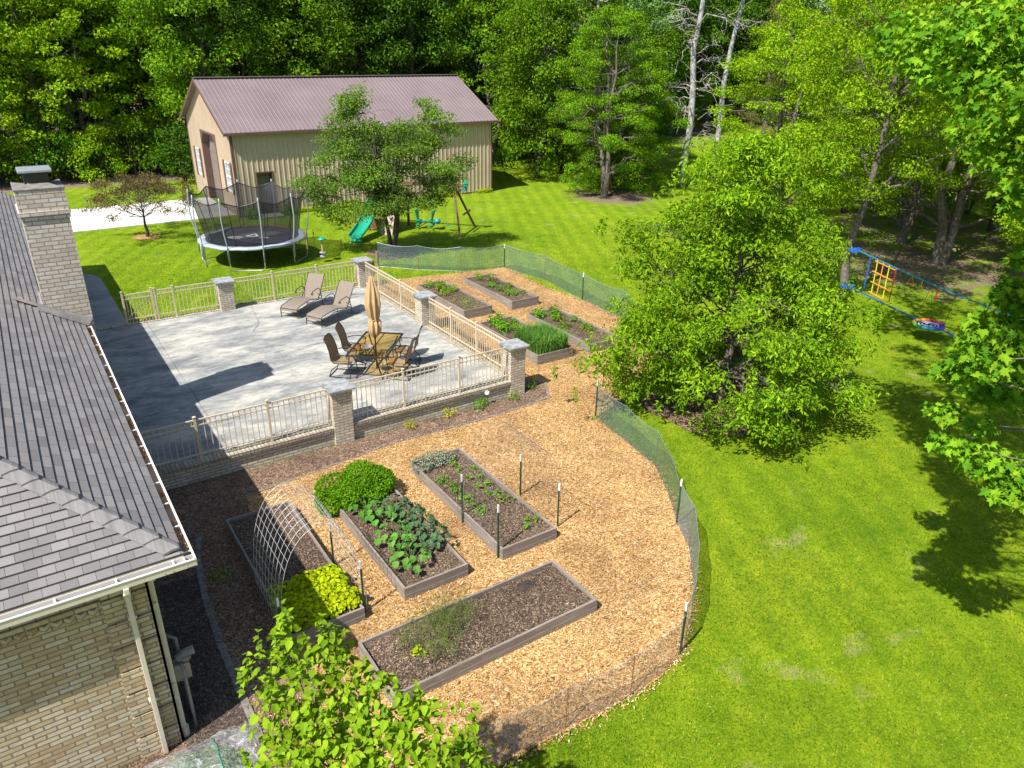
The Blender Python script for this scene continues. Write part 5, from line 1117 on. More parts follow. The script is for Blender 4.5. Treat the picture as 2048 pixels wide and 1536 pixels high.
net([(16.33, 24.81), (16.8, 22.69), (16.72, 20.2), (16.9, 18.2), (16.3, 16.2)], .98, 'garden_net', 'green net on the lawn side of the back vegetable beds', M['netgreen'], .08, 5)
net([(11.2, 17.2), (11.25, 20.6)], .26, 'rolled_netting', 'low green netting lying along the outside of the patio fence', M['netgreen'], .02, 6)
def arch(x0, x1, y0, y1, h, label, n=9, seed=0, wr=.0035, wm='galw'):
    t = thing('wire_arch', label, 'trellis arch', (0, 0, 0), 0, 'galvanised wire trellis arches'); cx, r = (x0+x1)/2, (x1-x0)/2; A = np.linspace(0, math.pi, 27)
    sh = lambda a, y: (cx-r*math.cos(a)*(1+.10*math.sin(a)), y+.03*math.sin(a*2+y), -.45+h*math.sin(a)**.85)
    m = MB()
    for y in np.linspace(y0, y1, n): m.tube([sh(a, y) for a in A], wr, 4, caps=False)
    m.build('hoop_wires', M[wm], t); m = MB()
    for a in A[::1]: m.tube([sh(a, y) for y in np.linspace(y0, y1, 4)], wr*.85, 4, caps=False)
    m.build('cross_wires', M[wm], t); return t
M['galw'] = plain('bright_wire', (.52, .53, .56), .4, .3, .05, 6)
M['galold'] = plain('dull_wire', (.20, .19, .20), .6, .3, .1, 6)
arch(2.16, 3.56, 9.5, 10.95, 2.0, 'tall wire panel bent over the half-shaded lettuce bed', 10)
arch(6.15, 7.75, 9.6, 10.95, 2.05, 'tall wire panel bent over the lavender and seedling bed', 9, 0, .0026, 'galold')

# edging stones, small shrubs along the wall, lamp
def edging(P, label, w_=.09, h=.05, l=.22):
    t = MB(); rng = np.random.default_rng(len(P)); S_ = [0]
    for i in range(1, len(P)): S_.append(S_[-1]+math.dist(P[i], P[i-1]))
    s_ = 0
    while s_ < S_[-1]-l*.5:
        i = np.searchsorted(S_, s_+l/2)-1; i = max(0, min(i, len(P)-2)); q = (s_+l/2-S_[i])/(S_[i+1]-S_[i]); x = P[i][0]+(P[i+1][0]-P[i][0])*q; y = P[i][1]+(P[i+1][1]-P[i][1])*q
        a = math.atan2(P[i+1][1]-P[i][1], P[i+1][0]-P[i][0]); t.box((x, y, zgf(x, y)+h/2+rng.normal()*.006), (l-.012, w_, h), a+rng.normal()*.03); s_ += l
    tag(t.build('bed_edging', M['stone'], bevel=.01), label, 'edging')
edging([(1.30, 7.9), (1.30, 10.0), (1.36, 11.2), (1.5, 12.4), (1.72, 13.2)], 'dark row of edging blocks curving along the shaded bed beside the house', .11, .07)
edging([(1.95, 14.02), (3.2, 14.12), (6.36, 14.52), (8.75, 14.45), (9.88, 14.46), (11.08, 14.58), (11.5, 15.35), (11.33, 15.95)], 'low row of edging blocks between the wall bed and the mulch path', .06, .05)
for i, (x, y, r, mt_, lb) in enumerate(((7.10, 14.97, .17, 'gold', 'small golden shrub nearest the middle pillar in the wall bed'), (8.24, 15.02, .20, 'gold', 'small golden shrub, second along the wall bed'), (9.05, 14.95, .18, 'weed', 'small green shrub, third along the wall bed'), (10.15, 14.95, .20, 'yel', 'small green shrub at the foot of the corner pillar'), (10.95, 15.25, .17, 'weed', 'small green shrub at the tip of the wall bed'), (9.3, 15.1, .14, 'weed', 'thin green sprig beside the pale globe lamp'))):
    tuft('small_shrub', lb, 'shrub', x, y, -.43, r, .30, 90, .055, L[mt_], i+50, .45, 'young shrubs along the patio wall', stems=7)
for i, (x, y, r, lb) in enumerate(((10.9, 16.05, .28, 'dark clump growing right behind the corner pillar'),)): tuft('small_shrub', lb, 'shrub', x, y, -.42, r, .35, 160, .07, L['dark'], 90, .6)
b = thing('globe_lamp', 'small pale globe lamp on a stake in front of the patio wall', 'lamp', (9.42, 15.08, -.43)); m = MB(); m.cyl((0, 0, 0), .012, .30, 6); m.build('stake', M['black'], b); m = MB(); m.lathe((0, 0, .30), [(0, 0), (.05, .015), (.07, .06), (.05, .11), (0, .125)], 12); m.build('globe', M['tip'], b, smooth=True)
tuft('small_shrub', 'patch of green leaves beside the shaded wood-chip path', 'plant', 1.75, 11.7, -.42, .22, .12, 120, .06, L['fern'], 91, .3)
for i, (x, y) in enumerate(((3.42, 25.52),)): tuft('flower_clump', 'low clump of yellow flowers beside the gate', 'flowers', x-.35, y, -.05, (.28, .1), .14, 150, .05, L['gold'], 92, .8)
tuft('flower_clump', 'few orange flowers at the lawn edge beside the back pillar', 'flowers', 6.05, 25.6, -.06, (.18, .08), .10, 40, .05, M['orangeleaf'], 93, .8)
tuft('flower_clump', 'few yellow flowers behind the fence near the loungers', 'flowers', 9.0, 25.6, -.06, (.15, .08), .10, 40, .05, L['gold'], 94, .8)
# weeds along the foot of the barn
rng = np.random.default_rng(31); m = MB(); n = 9000; x = rng.uniform(12.3, 25.0, n); k = np.sin(x*2.1)+np.sin(x*.9+2)+rng.normal(size=n)*.5 > -.6; x = x[k]; n = len(x)
leaves(m, np.column_stack([x, 39.62-rng.uniform(0, .35, n)**1.2, -.06+rng.uniform(0, .22, n)]), np.array([0, 0, 1.])+rng.normal(size=(n, 3))*.6, .08, rng, .4); tag(m.build('weeds', L['let'], uv=False), kind='stuff')
for x, y, r in ((10.35, 39.2, .38), (12.3, 39.2, .42)): tuft('ornamental_grass', 'green clump of long leaves at the barn wall, '+('left' if x < 11 else 'right')+' of the walk door', 'plant', x, y, -.08, r, .6, 260, .22, L['mid'], 95, .16)
# plastic row cover and greens beneath it at the foot of the house wall
rc = thing('row_cover', 'crumpled clear plastic sheet over a hoop of green plants at the house corner', 'row cover', (0, 0, 0)); m = MB(); rng = np.random.default_rng(8); rows = []
for i in range(30):
    v = i/29; rows.append([]) 
    for j in range(44):
        q = j/43; x = -.9+2.15*q; y = 6.55+1.75*v-.25*max(0, .6-q); hh = .42*math.sin(math.pi*min(1, max(0, v)))**.6*(math.sin(math.pi*min(1, max(0.02, q*.98)))**.4)
        rows[-1].append((x+rng.normal()*.008, y+rng.normal()*.008, -.40+hh+.022*math.sin(13*q+9*v)+.014*math.sin(31*q-5*v)+rng.normal()*.007))
m.sheet(rows); m.build('plastic_sheet', M['film'], rc, smooth=True)
m = MB(); m.tube([(.72+.06*math.cos(a)*0, 7.42-.8*math.cos(a), -.42+.43*math.sin(a)) for a in np.linspace(0, math.pi, 18)], .006, 6); m.build('hoop', M['green'], rc)
m = MB(); P, u = blob_pts(rng, (.25, 7.4, -.28), (.95, .72, .24), 5200, .1); P[:, 2] = np.maximum(P[:, 2], -.42); leaves(m, P, u+np.array([0, 0, .8]), .085, rng, .45); m.build('greens', L['basil'], rc, uv=False)
# ---------------------------------------------------------------- near trees
def fg_tree():
    rng = np.random.default_rng(101); base = (14.65, 11.75, -.45)
    prof = lambda t: np.interp(t, [0, .1, .22, .35, .5, .62, .78, .9, 1], [.80, .90, .94, 1.0, .86, .86, .56, .46, .12])
    cl = [c for c in profile_clumps(rng, 230, .25, 6.8, 2.85, prof, (.30, .72), .15, (-.1, .0), .45)]
    # a few boughs that reach out past the rest
    for a, r, z in ((-2.6, 3.1, 2.1), (-2.2, 3.0, 3.0), (2.9, 3.0, 2.3), (.2, 3.2, 3.1), (-.6, 3.3, 2.7), (-1.2, 3.2, 1.3), (.5, 3.2, 4.0), (-2.0, 2.9, .9), (2.4, 2.6, 4.6), (.9, 2.4, 6.2), (-.3, 1.9, 6.5)): cl.append(((r*math.cos(a), r*math.sin(a), z), (.7, .6, .35)))
    tm = MB(); trunk(tm, rng, 6.3, .13, cl, 90, 10, 1, .08); cm = MB()
    crown(cm, rng, cl, 620, .125, .42, .75, .55, .15)
    for c, r in cl[::2]:      # hanging sprays
        for q in range(4):
            e = np.array(c)+rng.normal(size=3)*np.array(r)*.8; k = 26; s = rng.uniform(0, 1, (k, 1)); o = np.array((rng.normal()*.3, rng.normal()*.3, -.5))
            leaves(cm, e+o*s+rng.normal(size=(k, 3))*.03, rng.normal(size=(k, 3))*.6+np.array([0, 0, .5]), .12, rng, .42, droop=.8)
    tree_obj('ornamental_tree', 'big bushy bright green tree with drooping boughs beside the curved wire fence', 'tree', base, tm, cm, M['bark'], L['fg'])
fg_tree()
def barn_tree():
    rng = np.random.default_rng(102); cl = []
    for cx, cy, cz, R, n in ((-1.4, .6, 5.3, 1.25, 20), (-1.9, .5, 3.6, 1.7, 24), (-.4, .2, 4.1, 1.7, 26), (1.6, -.9, 4.9, 1.1, 16), (1.7, -1.0, 3.4, 1.5, 24), (-2.5, 1.3, 3.0, .95, 12), (-2.2, 1.0, 1.9, .8, 10), (.4, -.4, 2.5, 1.1, 14), (2.0, -1.3, 3.2, .7, 6), (-.2, .1, 3.2, 1.8, 34), (.3, -.3, 4.6, 1.3, 22), (-1.2, .4, 6.3, .55, 8), (1.5, -.9, 5.9, .5, 5), (-1.0, -.6, 2.0, 1.0, 12), (1.5, -1.0, 2.1, .7, 5)):
        for k in range(n): u = unit(rng.normal(size=3))*R*rng.uniform(.3, 1); r = rng.uniform(.34, .66); cl.append(((cx+u[0], cy+u[1], cz+u[2]*.85), (r, r, r*.6)))
    tm = MB(); trunk(tm, rng, 5.6, .085, cl, 70, 8, 4, .22, spread=.75); cm = MB(); crown(cm, rng, cl, 560, .115, .42, .8, .3, .1)
    tree_obj('multi_stem_tree', 'light green multi-stemmed tree standing before the barn wall and play set', 'tree', (13.52, 29.4, -.08), tm, cm, M['barkd'], L['barn'])
barn_tree()
def crab():
    rng = np.random.default_rng(103); cl = []
    for k in range(64):
        a = rng.uniform(0, 6.28); q = rng.uniform(.1, 1)**.6; cl.append(((2.35*q*math.cos(a), 2.35*q*math.sin(a), 2.75-1.25*q*q+rng.normal()*.22), (.38, .38, .2)))
    tm = MB(); trunk(tm, rng, 1.6, .075, cl, 60, 8, 1, .5, .8)
    for c, r in cl:
        for q in range(4): e = np.array(c)+np.array((c[0]*.12, c[1]*.12, -.25))+rng.normal(size=3)*.25; tm.tube(wander(rng, c, e, 4, .3), [.009, .007, .005, .004, .003], 4, caps=False)
    cm = MB(); crown(cm, rng, cl, 620, .095, .45, .5, .5, .1); tree_obj('weeping_crabapple', 'small weeping tree with sparse bronze leaves in a chip ring by the driveway', 'tree', (5.15, 37.7, -.08), tm, cm, M['barkd'], L['crab'])
crab()
def lilac():
    rng = np.random.default_rng(104); B = np.array((1.75, 4.95, -.45)); cl = []
    for x, y, z, r in ((1.30, 5.62, 3.22, .16), (1.28, 5.58, 2.98, .2), (1.08, 5.5, 3.0, .22), (1.38, 5.2, 3.02, .3), (1.62, 5.36, 3.0, .22), (1.62, 5.36, 3.2, .14), (1.05, 5.2, 2.75, .28), (1.38, 4.85, 2.75, .34), (1.66, 4.95, 2.9, .28), (1.2, 4.85, 2.5, .34), (1.0, 5.0, 2.3, .3), (1.58, 4.55, 2.82, .34), (1.85, 4.35, 2.98, .3), (2.08, 4.1, 2.9, .32), (1.72, 4.2, 2.7, .38), (1.95, 3.9, 2.75, .36), (2.15, 3.85, 2.65, .28), (2.3, 3.95, 2.6, .2), (1.45, 4.6, 2.4, .4), (1.35, 5.25, 2.4, .35), (1.5, 4.2, 2.4, .4), (1.9, 3.7, 2.3, .4), (1.1, 5.3, 2.0, .3), (1.6, 4.9, 1.9, .35), (1.95, 4.7, 2.55, .2), (1.9, 4.95, 2.9, .10), (2.1, 4.55, 2.8, .12)):
        cl.append((tuple(np.array((x, y, z))-B), (r, r, r*.8)))
    tm = MB()
    for i in range(9): a = rng.uniform(0, 6.28); tm.tube(wander(rng, (.16*math.cos(a), .16*math.sin(a), -.1), cl[rng.integers(len(cl))][0], 6, .14), [.026, .024, .021, .018, .014, .010, .006], 6, caps=False)
    for c, r in cl:
        src = np.array((c[0]*.35, c[1]*.35, c[2]*.5)); tm.tube(wander(rng, src, c, 4, .15), [.014, .012, .010, .008, .004], 5, caps=False)
    cm = MB()
    for c, r in cl:
        k = int(70*(r[0]/.3)**2)+16; P, u = blob_pts(rng, c, np.array(r)*1.15, k, .25); N = u*.5+np.array([0, 0, 1.])+rng.normal(size=(k, 3))*.45; shaped(cm, HEART*np.array((1.05, 1)), P, N, .080, rng, .45, .12, .3)
        for q in range(3):   # upright shoots with paired leaves
            e = np.array(c)+np.array((rng.normal()*r[0]*.6, rng.normal()*r[0]*.6, 0)); hh = rng.uniform(.18, .38); top_ = e+np.array((rng.normal()*.04, rng.normal()*.04, hh)); tm.tube([tuple(e), tuple(top_)], [.005, .002], 4, caps=False)
            for s in np.linspace(.25, 1, 5):
                a = rng.uniform(0, 3.14); P2 = np.array([e+(top_-e)*s]*2); N2 = np.array([(math.cos(a)*.5, math.sin(a)*.5, 1), (-math.cos(a)*.5, -math.sin(a)*.5, 1)]); shaped(cm, HEART, P2, N2+rng.normal(size=(2, 3))*.2, .085*(1.15-.5*s), rng, .1, .12, .2)
    tree_obj('lilac_bush', 'leafy bright green bush with heart-shaped leaves nearest the camera, below the crosswise bed', 'bush', tuple(B), tm, cm, M['bark'], L['lilac'])
lilac()
def near_maple():
    rng = np.random.default_rng(105); B = np.array((13.0, -.6, -.45)); vis = [(7.55, 3.05, 5.55, .30), (7.9, 3.1, 5.72, .36), (8.2, 3.0, 5.5, .4), (7.85, 2.95, 5.2, .34), (8.2, 2.9, 5.15, .4), (7.55, 3.25, 5.35, .2), (8.5, 3.1, 5.9, .4), (8.25, 3.2, 6.1, .25), (7.9, 3.35, 4.75, .22), (6.35, 2.62, 5.18, .16), (6.5, 2.45, 5.12, .22), (6.65, 2.3, 5.02, .24), (6.85, 2.15, 4.98, .28), (6.6, 2.15, 4.88, .2), (6.7, 2.55, 5.3, .12),
        (10.3, 6.0, 8.35, .6), (10.0, 5.4, 8.3, .6), (9.6, 4.9, 8.1, .6), (9.4, 4.6, 8.5, .6), (10.4, 5.4, 8.0, .55), (9.2, 4.2, 7.9, .5), (8.9, 4.1, 7.55, .45), (8.6, 3.7, 7.3, .4), (8.4, 3.6, 7.7, .45), (8.3, 3.35, 7.05, .3), (10.9, 6.2, 8.5, .6), (10.8, 5.8, 8.2, .5), (9.9, 4.4, 7.9, .6), (7.6, 2.9, 6.6, .2), (8.9, 3.3, 6.8, .35)]
    KK = lambda z: 1.5 if z < 5.35 else 1.22; cl = [(tuple(np.array((0, 0, H))+(np.array((x, y, z))-np.array((0, 0, H)))*KK(z)-B), (r*KK(z), r*KK(z), r*.55*KK(z))) for x, y, z, r in vis]
    # the high crown, out of the top of the picture, that shades the lawn
    n = 0; hi = []
    while n < 250:
        x, y, z = rng.uniform(3.6, 14), rng.uniform(-5, 8.5), rng.uniform(10.0, 14.0)
        if ((x-10)/7)**2+((y-1.6)/7)**2+((z-12)/2.9)**2 > 1 or x < 5.6+1.15*(y-2)+.9*math.sin(y*2.2): continue
        r = rng.uniform(.35, .7); hi.append((tuple(np.array((x, y, z))-B), (r, r, r*.5))); n += 1
    tm = MB(); tm.tube([(0, 0, -.3), (0, 0, .3), (-.3, .2, 3), (-.8, .5, 6), (-1.6, .9, 9), (-2.6, 1.6, 12), (-3.0, 1.8, 14)], [.42, .34, .29, .25, .2, .12, .04], 12)
    for c, r in cl+hi:
        zt = min(10.5, max(3.5, c[2]-1.2)); f = zt/12; p0 = (-2.6*f**1.5, 1.6*f**1.5, zt); P = wander(rng, p0, c, 6, .16, .07); big = .028 if c[2] < 10 else .07
        tm.tube(P, [big*(1-.9*i/6)+.003 for i in range(7)], 6, caps=False)
    cm = MB()
    for c, r in cl:
        k = int(210*(r[0]/.4)**1.7)+44; P, u = blob_pts(rng, c, np.array(r)*1.1, k, .15); N = u*.35+np.array([0, 0, 1.])+rng.normal(size=(k, 3))*.42; shaped(cm, LOBE, P, N, .105, rng, .55, .2, .4)
    crown(cm, rng, hi, 230, .17, .75, .9, .2, .1)
    tree_obj('maple_tree', 'maple whose lobed leafy boughs reach in from the right edge over the lawn', 'tree', tuple(B), tm, cm, M['bark'], L['maple'])
near_maple()
def shade_maple():
    rng = np.random.default_rng(107); B = np.array((20.5, 1.6, -.45)); hi = []
    while len(hi) < 270:
        x, y, z = rng.uniform(12, 27), rng.uniform(-4, 12), rng.uniform(10.0, 14.5)
        if ((x-19)/7)**2+((y-4.5)/7)**2+((z-12)/2.9)**2 > 1 or x < 5.6+1.15*(y-2)+.9*math.sin(y*2.2): continue
        r = rng.uniform(.38, .8); hi.append((tuple(np.array((x, y, z))-B), (r, r, r*.5)))
    tm = MB(); trunk(tm, rng, 13, .34, hi, 70, 10, 1, .35); cm = MB(); crown(cm, rng, hi, 210, .18, .75, .9, .2, .1)
    tree_obj('maple_tree', 'tall maple beyond the right edge whose crown dapples the lawn with shade', 'tree', tuple(B), tm, cm, M['bark'], L['maple'])
shade_maple()

# ---------------------------------------------------------------- wood behind the lawn: every tree is a thing
def proto(kind, seed):
    """returns trunk and crown meshes for one kind of woodland tree, about 15 m tall"""
    rng = np.random.default_rng(seed); tm, cm = MB(), MB()
    if kind == 'edge':      # dense to the ground at the wood's edge
        prof = lambda t: np.interp(t, [0, .12, .35, .6, .85, 1], [.62, .92, 1, .85, .5, .12]); cl = profile_clumps(rng, 120, 1.0, 15, 4.0, prof, (.8, 1.35), .5); trunk(tm, rng, 13, .17, cl, 26); crown(cm, rng, cl, 150, .215, .6, .8, .3, .25)
    elif kind == 'high':    # bare lower trunk, open crown above
        prof = lambda t: np.interp(t, [0, .15, .45, .75, 1], [.5, .9, 1, .75, .2]); cl = profile_clumps(rng, 105, 4.2, 15.5, 4.3, prof, (.75, 1.3), .4); trunk(tm, rng, 14, .20, cl, 30, 9, 1, .3); crown(cm, rng, cl, 145, .22, .6, .9, .3, .25)
    elif kind == 'maple':   # yellow-green, layered, low boughs
        prof = lambda t: np.interp(t, [0, .15, .45, .75, 1], [.7, .95, 1, .7, .2]); cl = profile_clumps(rng, 120, 2.2, 13, 4.6, prof, (.6, 1.15), .4, (0, 0), .42); trunk(tm, rng, 12, .20, cl, 46, 9, 2, .2, spread=.35); crown(cm, rng, cl, 160, .20, .7, 1.1, .35, .2)
    elif kind == 'nearhigh':
        prof = lambda t: np.interp(t, [0, .15, .45, .75, 1], [.5, .9, 1, .75, .2]); cl = profile_clumps(rng, 130, 4.2, 15.5, 4.3, prof, (.6, 1.1), .35, (0, 0), .5); trunk(tm, rng, 14, .20, cl, 60, 9, 1, .3); crown(cm, rng, cl, 380, .135, .6, .9, .3, .25)
    elif kind == 'nearmaple':
        prof = lambda t: np.interp(t, [0, .15, .45, .75, 1], [.7, .95, 1, .7, .2]); cl = profile_clumps(rng, 135, 2.4, 13, 4.6, prof, (.55, 1.05), .35, (0, 0), .42); trunk(tm, rng, 12, .24, cl, 60, 9, 2, .2, spread=.35); crown(cm, rng, cl, 390, .13, .65, 1.1, .35, .2)
    elif kind == 'shrub':   # understorey bush
        prof = lambda t: np.interp(t, [0, .4, 1], [.9, 1, .3]); cl = profile_clumps(rng, 34, .3, 3.2, 2.0, prof, (.5, .9), .4); trunk(tm, rng, 2.4, .05, cl, 14, 6, 3, .1, spread=.6); crown(cm, rng, cl, 150, .18, .55, .8, .3, .2)
    elif kind == 'conifer':
        cl = []
        for k in range(150): t = rng.uniform()**1.2; a = rng.uniform(0, 6.28); q = 3.0*(1-t)*rng.uniform(.35, 1)+.15; cl.append(((q*math.cos(a), q*math.sin(a), 1.2+13*t-.12*q), (.62, .62, .26)))
        trunk(tm, rng, 14, .2, cl, 30); crown(cm, rng, cl, 330, .16, .22, .5, .7, .2)
    elif kind == 'poplar':  # tall pale trunk, sparse grey-green foliage
        prof = lambda t: np.interp(t, [0, .3, .7, 1], [.6, 1, .8, .2]); cl = profile_clumps(rng, 80, 3.0, 17, 3.6, prof, (.6, 1.1), .35); trunk(tm, rng, 16, .2, cl, 46, 9, 1, .2); crown(cm, rng, cl, 110, .20, .75, .8, .3, .2)
    a = tm.build('trunk', M['bark'], uv=False, smooth=True); b = cm.build('crown', L['mid'], uv=False); ma, mb_ = a.data, b.data
    bpy.data.objects.remove(a); bpy.data.objects.remove(b); return ma, mb_
PR = {k: [proto(k, s) for s in ss] for k, ss in dict(edge=(1, 2, 3), high=(4, 5), maple=(6, 7, 8), nearhigh=(14, 15), nearmaple=(16, 17), shrub=(9, 10), conifer=(11,), poplar=(12, 13)).items()}
VAR = {}
def variant(me, mat):
    k = (me.name, mat.name)
    if k not in VAR: c = me.copy(); c.materials.clear(); c.materials.append(mat); VAR[k] = c
    return VAR[k]
NAME = dict(edge='broadleaf_tree', high='broadleaf_tree', maple='maple_tree', nearhigh='broadleaf_tree', nearmaple='maple_tree', shrub='understorey_bush', conifer='spruce_tree', poplar='poplar_tree')
def wood_tree(kind, i, x, y, s, leaf, bark, label, rz, group='trees of the wood', sz=None):
    tm, cm = PR[kind][i % len(PR[kind])]; t = thing(NAME[kind], label, 'bush' if kind == 'shrub' else 'tree', (x, y, zgf(x, y)-.02), rz, group); t.scale = (s, s, sz or s)
    for n_, me, mt_ in (('trunk', tm, bark), ('crown', cm, leaf)):
        o = bpy.data.objects.new(n_, variant(me, mt_)); COL.objects.link(o); o.parent = t
    return t
rw = random.Random(12)
# named trees one can point at
wood_tree('high', 0, 2.4, 61.5, 1.0, L['yel'], M['bark'], 'yellow-green tree with a bare grey trunk rising behind the chimney', 1.0)
wood_tree('nearmaple', 0, 30.1, 34.9, .72, L['mid'], M['bark'], 'leafy tree with a thick double trunk on bare earth, right of the barn', .4, sz=.8)
wood_tree('nearmaple', 1, 33.2, 37.6, .8, L['mid'], M['bark'], 'green tree right behind the thick-trunked one beside the barn', 2.2)
wood_tree('poplar', 0, 33.6, 40.5, .95, L['blue'], M['birch'], 'grey-green tree behind the thick-trunked one, with thin pale branches', .9)
wood_tree('high', 1, 49.0, 33.4, .80, L['yel'], M['barkd'], 'small dark-trunked yellow-green tree on the far sunny lawn', 2.0, sz=.75)
wood_tree('nearmaple', 1, 30.5, 23.0, .8, L['yel'], M['bark'], 'yellow-green tree whose low boughs show above the big bushy tree', 3.7)
wood_tree('nearmaple', 0, 38.5, 21.0, .8, L['yel'], M['bark'], 'low-boughed yellow-green tree behind the blue webbing lines', 2.1, sz=.75)
wood_tree('nearmaple', 1, 34.5, 11.0, .85, L['yel'], M['bark'], 'yellow-green tree at the right edge beyond the saucer swing', .9, sz=.8)
wood_tree('maple', 2, 49.4, 29.5, .95, L['yel'], M['bark'], 'yellow-green tree with three splayed grey trunks beyond the big bushy tree', 3.0)
wood_tree('high', 0, 52.5, 26.5, .95, L['yel'], M['barkd'], 'dark-trunked tree just right of the three-trunked one', 4.0)
wood_tree('nearmaple', 0, 34.0, 16.5, .92, L['yel'], M['bark'], 'stout tree with a flaring double trunk rooted in bare leaf litter', 1.4, sz=.95)
wood_tree('nearhigh', 1, 35.6, 19.3, .9, L['mid'], M['bark'], 'tree just behind and left of the one with the flaring double trunk', 2.7)
wood_tree('nearhigh', 0, 42.4, 18.4, .95, L['mid'], M['barkd'], 'tree standing in deep shade right of the flaring double trunk', .3)
wood_tree('nearhigh', 1, 25.9, 15.75, .78, L['yel'], M['bark'], 'leaning yellow-green tree with blue webbing tied round its trunk', 5.1, sz=.9)
wood_tree('nearmaple', 1, 41.5, 24.5, .85, L['yel'], M['bark'], 'yellow-green tree between the three-trunked tree and the flaring double trunk', 5.0)
for x, y, s, lb, h in ((36.5, 34.8, .20, 'tall pale bare trunk, the left one of the pair behind the big bushy tree', 19), (38.9, 34.4, .17, 'tall pale leaning trunk, the right one of the pair behind the big bushy tree', 20)):
    rng = np.random.default_rng(int(x)); t = thing('pale_tree', lb, 'tree', (x, y, -.1), 0, 'trees of the wood'); m = MB(); pts = [(rng.normal()*.22*(i > 0)+(i*.13 if x > 38 else 0), rng.normal()*.2*(i > 0), -.3+i*h/9) for i in range(10)]; m.tube(pts, [s*1.35, s*1.1]+[s*(1-i/11) for i in range(8)], 10); m.build('trunk', M['birch'], t, uv=False, smooth=True)
    m = MB()
    for k in range(19 if x < 38 else 7):
        z = rng.uniform(2.6, 10); a = rng.uniform(1.9, 3.9) if rng.uniform() < .75 else rng.uniform(0, 6.28); ln = rng.uniform(1.0, 4.2); i = int((z+.3)/(h/9)); p0 = pts[min(i, 9)]; p0 = (p0[0], p0[1], z)
        e = (p0[0]+ln*math.cos(a+.6), p0[1]+ln*math.sin(a+.6), z+rng.uniform(-.5, .8)); P = wander(rng, p0, e, 6, .16, .12); m.tube(P, [.042, .035, .028, .022, .016, .011, .006], 5, caps=False)
        for q in range(7): j = rng.integers(2, 6); e2 = np.array(P[j])+rng.normal(size=3)*np.array((.8, .8, .55)); m.tube(wander(rng, P[j], e2, 4, .3), [.018, .015, .012, .009, .005], 4, caps=False)
    m.build('dead_branches', M['dead'], t, uv=False)
    cl = [((rng.normal()*2.2, rng.normal()*2.2, rng.uniform(12.5, 18)), (1.0, 1.0, .6)) for k in range(24)]+[((-.69*q+rng.normal()*.7, .72*q+rng.normal()*.7, rng.uniform(5.5, 11)), (.7, .7, .4)) for q in rng.uniform(1.8, 5.5, 34 if x < 38 else 0)]; m = MB(); crown(m, rng, cl, 230, .14, .8, .8, .3, .2); m.build('crown', L['blue'], t, uv=False)
KLAB = {'mid': 'mid green', 'yel': 'yellow-green', 'dark': 'dark green', 'blue': 'grey-green', 'con': 'dull olive'}
ORD = 'first second third fourth fifth sixth seventh eighth ninth tenth eleventh twelfth thirteenth fourteenth fifteenth sixteenth seventeenth eighteenth nineteenth twentieth twenty-first twenty-second twenty-third twenty-fourth twenty-fifth twenty-sixth twenty-seventh twenty-eighth twenty-ninth thirtieth'.split()
def auto(kind, x, y, s, leaf, where, sz=None, nth=''): wood_tree(kind, rw.randrange(3), x, y, s, L[leaf], M['bark'] if rw.random() < .6 else M['barkd'], (f"{KLAB[leaf]} {'bush' if kind == 'shrub' else 'tree'}, {where}" if nth == '' else f"{KLAB[leaf]} {'bush' if kind == 'shrub' else 'tree'}, {nth}from the left {where}"), rw.uniform(0, 6.28), 'trees of the wood', sz)
# the front edge of the wood, then deeper rows
def row(P0, P1, n, kinds, leafs, s, where, jit=1.2):
    for i in range(n):
        q = (i+.5)/n; x = P0[0]+(P1[0]-P0[0])*q+rw.uniform(-jit, jit); y = P0[1]+(P1[1]-P0[1])*q+rw.uniform(-jit, jit); auto(rw.choice(kinds), x, y, rw.uniform(*s), rw.choice(leafs), where, nth=ORD[i]+' ')
row((-16, 57), (8, 57.5), 6, ['maple', 'high', 'edge'], ['yel', 'mid', 'yel'], (.9, 1.1), 'in the front row left of the barn')
row((-18, 60), (12, 62), 8, ['high', 'high', 'edge'], ['yel', 'mid'], (.95, 1.15), 'in the second row left of the barn')
row((10, 53.5), (32, 53.5), 6, ['high', 'edge', 'high'], ['mid', 'dark', 'mid'], (.95, 1.1), 'right behind the barn roof')
row((10, 58), (38, 57), 8, ['edge', 'high'], ['mid', 'dark', 'yel'], (1.0, 1.2), 'in the second row behind the barn roof')
row((29, 49), (40, 51), 3, ['edge', 'maple'], ['mid', 'dark'], (.85, 1.0), 'in the dark corner right of the barn')
row((40, 52.5), (60, 60), 6, ['edge', 'high', 'edge'], ['dark', 'mid', 'dark'], (1.0, 1.2), 'behind the two pale trunks')
row((62, 62), (80, 60), 5, ['edge', 'high', 'maple'], ['dark', 'mid'], (1.0, 1.25), 'at the far edge of the sunny lawn')
row((-24, 68), (90, 72), 22, ['edge', 'high'], ['mid', 'dark', 'mid'], (1.15, 1.4), 'deep in the wood', 2.5)
row((-30, 80), (110, 84), 22, ['edge'], ['dark', 'mid'], (1.3, 1.6), 'in the farthest line of the wood', 3)
row((84, 66), (112, 44), 9, ['edge', 'high'], ['mid', 'yel', 'dark'], (1.1, 1.4), 'at the far right end of the lawn')
row((110, 74), (135, 30), 12, ['edge'], ['dark', 'mid'], (1.4, 1.8), 'in the farthest trees at the right')
auto('conifer', 70.5, 44.5, 1.0, 'con', 'left of the pair beyond the three-trunked tree', 1.05); auto('conifer', 75, 41.5, 1.0, 'con', 'right of the pair beyond the three-trunked tree', 1.05)
auto('conifer', 63.5, 50.5, 1.05, 'con', 'front of the far lawn edge, a dull feathery conifer')
